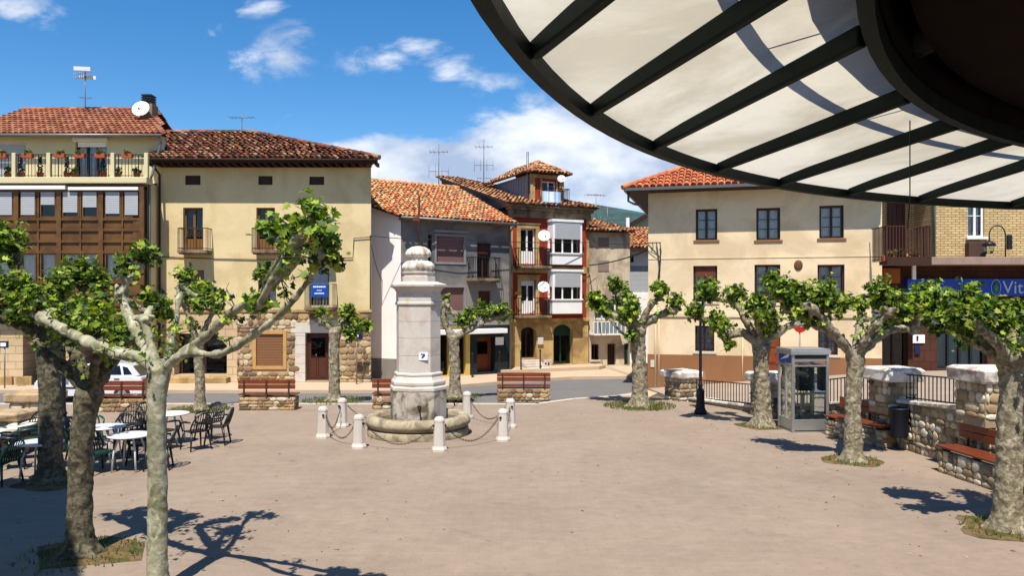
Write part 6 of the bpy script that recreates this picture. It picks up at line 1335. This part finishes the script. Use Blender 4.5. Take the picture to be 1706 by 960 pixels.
# ================================================================== BANDSTAND CANOPY over the viewer
def bandstand():
    k=.7; c0=Vector((7.58*k,1.30*k,EYE+1.0*k)); R0=7.83*k; dz2=1.10; c1=Vector((7.765*k,-.108*k,EYE+dz2*k)); R1=7.125*k
    b=empty('bandstand',(6.2,0,0),0,label='round bandstand with dark steel ribs and milky translucent canopy overhead',cat='bandstand'); off=Vector((6.2,0,0))
    def ip(px,py,dz): Y=FP*dz*k/(HOR-py); return Vector(((px-CX)/FP*Y,Y,EYE+dz*k))
    pr=[((1140,250),(1450,86)),((1245,285),(1510,180)),((1345,308),(1577,225)),((1450,325),(1664,251)),((1555,337),(1745,272))]
    A=[]
    for o_,i_ in pr:
        p=ip(*o_,1.0)-c0; q=ip(*i_,dz2)-c1; A.append((math.atan2(p.y,p.x),math.atan2(q.y,q.x)))
    # extend the rib set round the ring
    d0=(A[0][0]-A[-1][0])/4; d1=(A[0][1]-A[-1][1])/4
    p=ip(1030,195,1.0)-c0; a_=math.atan2(p.y,p.x); p=ip(905,105,1.0)-c0; a2=math.atan2(p.y,p.x)
    ribs=[(a2,A[0][1]+(a2-A[0][0])*.95),(a_,A[0][1]+(a_-A[0][0])*.95)]+A
    n=0
    while ribs[-1][0]-d0>a2-2*math.pi+.1: 
        o_=ribs[-1]; rem=(o_[0]-(a2-2*math.pi)); st=min(d0*1.2,rem/max(1,round(rem/(d0*1.2)))); f=(o_[1]-(ribs[0][1]-2*math.pi))/rem; ribs.append((o_[0]-st,o_[1]-st*f)); n+=1
        if n>60: break
    ribs=[r_ for r_ in ribs if r_[0]>a2-2*math.pi+.04]
    PO=lambda a,dr=0,dz=0:c0+Vector(((R0+dr)*math.cos(a),(R0+dr)*math.sin(a),dz))-off
    PI_=lambda a,dr=0,dz=0:c1+Vector(((R1+dr)*math.cos(a),(R1+dr)*math.sin(a),dz))-off
    def ringbeam(c,r_,w,z0,z1,name,m,n=160):
        q=MB(); prof=[(r_-w,z0),(r_,z0),(r_,z1),(r_-w,z1)]; vs=[]
        for i in range(n):
            a=2*math.pi*i/n
            for (r__,z) in prof: vs.append((c.x-off.x+r__*math.cos(a),c.y+r__*math.sin(a),c.z+z))
        q.add(vs,[(i*4+j,((i+1)%n)*4+j,((i+1)%n)*4+(j+1)%4,i*4+(j+1)%4) for i in range(n) for j in range(4)],(1,1,1,1)); return q.build(name,m,b)
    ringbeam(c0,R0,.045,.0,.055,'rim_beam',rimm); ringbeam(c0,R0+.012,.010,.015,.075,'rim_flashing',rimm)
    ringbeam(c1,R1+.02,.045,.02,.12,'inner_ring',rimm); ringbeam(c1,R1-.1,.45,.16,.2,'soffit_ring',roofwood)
    for (ao,ai) in ribs:
        p=PO(ao,-.05,.012); q=PI_(ai,.03,.02); d=(q-p).normalized(); s_=d.cross(Vector((0,0,1))).normalized(); u=Vector((0,0,1)); w=.019; hh=.07
        m=MB(); vs=[p+s_*w*.55,p-s_*w*.55,p-s_*w*.55+u*.06,p+s_*w*.55+u*.06,q+s_*w-u*.0,q-s_*w-u*.0,q-s_*w+u*.07,q+s_*w+u*.07]; vs[0]=p+s_*w;vs[1]=p-s_*w;vs[2]=p-s_*w+u*.06;vs[3]=p+s_*w+u*.06
        m.add(vs,[(0,1,2,3),(7,6,5,4),(0,4,5,1),(1,5,6,2),(2,6,7,3),(3,7,4,0)]); m.build('rib',rimm,b,bevel=.008)
    rs=ribs+[(ribs[0][0]-2*math.pi,ribs[0][1]-2*math.pi)]
    for i in range(len(rs)-1):
        (a0,i0),(a1,i1)=rs[i],rs[i+1]; m=MB(); n=8; vs=[]
        for t in range(n+1):
            f=t/n; ao=a0+(a1-a0)*f; ai=i0+(i1-i0)*f
            for g_ in range(5): vs.append(PO(ao,-.02,.057).lerp(PI_(ai,.02,.13),g_/4))
        m.add(vs,[(t*5+g_,t*5+g_+1,(t+1)*5+g_+1,(t+1)*5+g_) for t in range(n) for g_ in range(4)],(1,1,1,1)); m.build('canopy_panel',panelm,b)
    # upper roof: dark boarded cone on a low glazed ring
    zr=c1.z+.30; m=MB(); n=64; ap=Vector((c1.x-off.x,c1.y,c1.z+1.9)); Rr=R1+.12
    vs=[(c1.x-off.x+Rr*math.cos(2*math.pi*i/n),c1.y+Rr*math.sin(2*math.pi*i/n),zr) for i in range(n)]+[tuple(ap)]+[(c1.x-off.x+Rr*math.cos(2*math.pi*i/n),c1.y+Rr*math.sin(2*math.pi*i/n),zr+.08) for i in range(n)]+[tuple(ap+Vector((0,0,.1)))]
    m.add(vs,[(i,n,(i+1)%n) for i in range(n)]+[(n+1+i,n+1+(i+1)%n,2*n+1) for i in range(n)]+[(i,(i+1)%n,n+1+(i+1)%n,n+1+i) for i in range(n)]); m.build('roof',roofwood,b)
    for i in range(16):
        a=2*math.pi*(i+.3)/16; p=Vector((c1.x-off.x+(R1-.02)*math.cos(a),c1.y+(R1-.02)*math.sin(a),zr-.02)); q=ap-Vector((0,0,.06)); m=MB(); m.tube([p-Vector((0,0,.08)),q-Vector((0,0,.1))],[.06,.05],6); m.build('roof_beam',mat('grey_beam',(.045,.042,.036,1),.6),b)
        m=MB(); m.box(p.x-.03,p.x+.03,p.y-.03,p.y+.03,c1.z+.15,zr+.06); m.build('ring_stud',rimm,b)
    m=MB(); gl_=MB(); r_=R1-.03; cc=lambda i,z,r__=r_:(c1.x-off.x+r__*math.cos(2*math.pi*i/n),c1.y+r__*math.sin(2*math.pi*i/n),z)
    z0_,z1_,z2_,z3_=c1.z+.09,c1.z+.23,c1.z+.28,zr+.06
    for i in range(n):
        m.quad(cc(i,z0_),cc(i+1,z0_),cc(i+1,z1_),cc(i,z1_)); m.quad(cc(i,z2_),cc(i+1,z2_),cc(i+1,z3_),cc(i,z3_))
        if i%3==0: gl_=MB(); gl_.quad(cc(i,z1_),cc(i+1,z1_),cc(i+1,z2_),cc(i,z2_)); gl_.build('glazed_slot',GLASS,b)
        else: m.quad(cc(i,z1_),cc(i+1,z1_),cc(i+1,z2_),cc(i,z2_))
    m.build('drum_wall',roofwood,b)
    gq=c1+Vector((0,0,.30)); ringbeam(gq,R1+.34,.045,0,.05,'shadow_ring',rimm)  # ring added off the roof edge to cast a thin arc shadow on the panels
    m=MB()
    for i in range(24):
        a=2*math.pi*i/24; m.tube([(c1.x-off.x+(R1+.08)*math.cos(a),c1.y+(R1+.08)*math.sin(a),gq.z+.05),(c1.x-off.x+(R1+.31)*math.cos(a),c1.y+(R1+.31)*math.sin(a),gq.z+.03)],.008,4)
    m.build('shadow_ring_bracket',rimm,b)
    for i in range(10):
        a=2*math.pi*(i+.5)/10; x,y=c1.x+(R1-.15)*math.cos(a),c1.y+(R1-.15)*math.sin(a)
        if y>.3 and x/y<1.2: continue
        m=MB(); m.tube([(x-off.x,y,0),(x-off.x,y,c1.z+.3)],.09,12); m.build('column',rimm,b)
    fl=MB(); fl.lathe([(R1-.3,0),(R1-.3,1.75),(R1-.15,1.76),(R1-.15,1.88)],48,(c1.x-off.x,c1.y,0)); fl.build('platform',ashlar,b)
    st=MB(); p0=at(1514,232,c1.z and 2.9*1.4); q=ip(1514,205,1.12)-off; st.tube([PI_(A[1][1]-.02,.25,.08),PI_(A[1][1]-.02,.25,-.35)],.004,5)
    a=ip(1516,235,1.07)-off; e=Vector((a.x*1.0,a.y,a.z)); st=MB(); st.tube([e+Vector((0,0,.1)),Vector((e.x,e.y,e.z-.28)),Vector((e.x-.012,e.y,e.z-.42))],.003,5); st.build('pull_cord',cablem,b)
bandstand()
print('objects',len(bpy.data.objects),'verts',sum(len(m.vertices) for m in bpy.data.meshes))
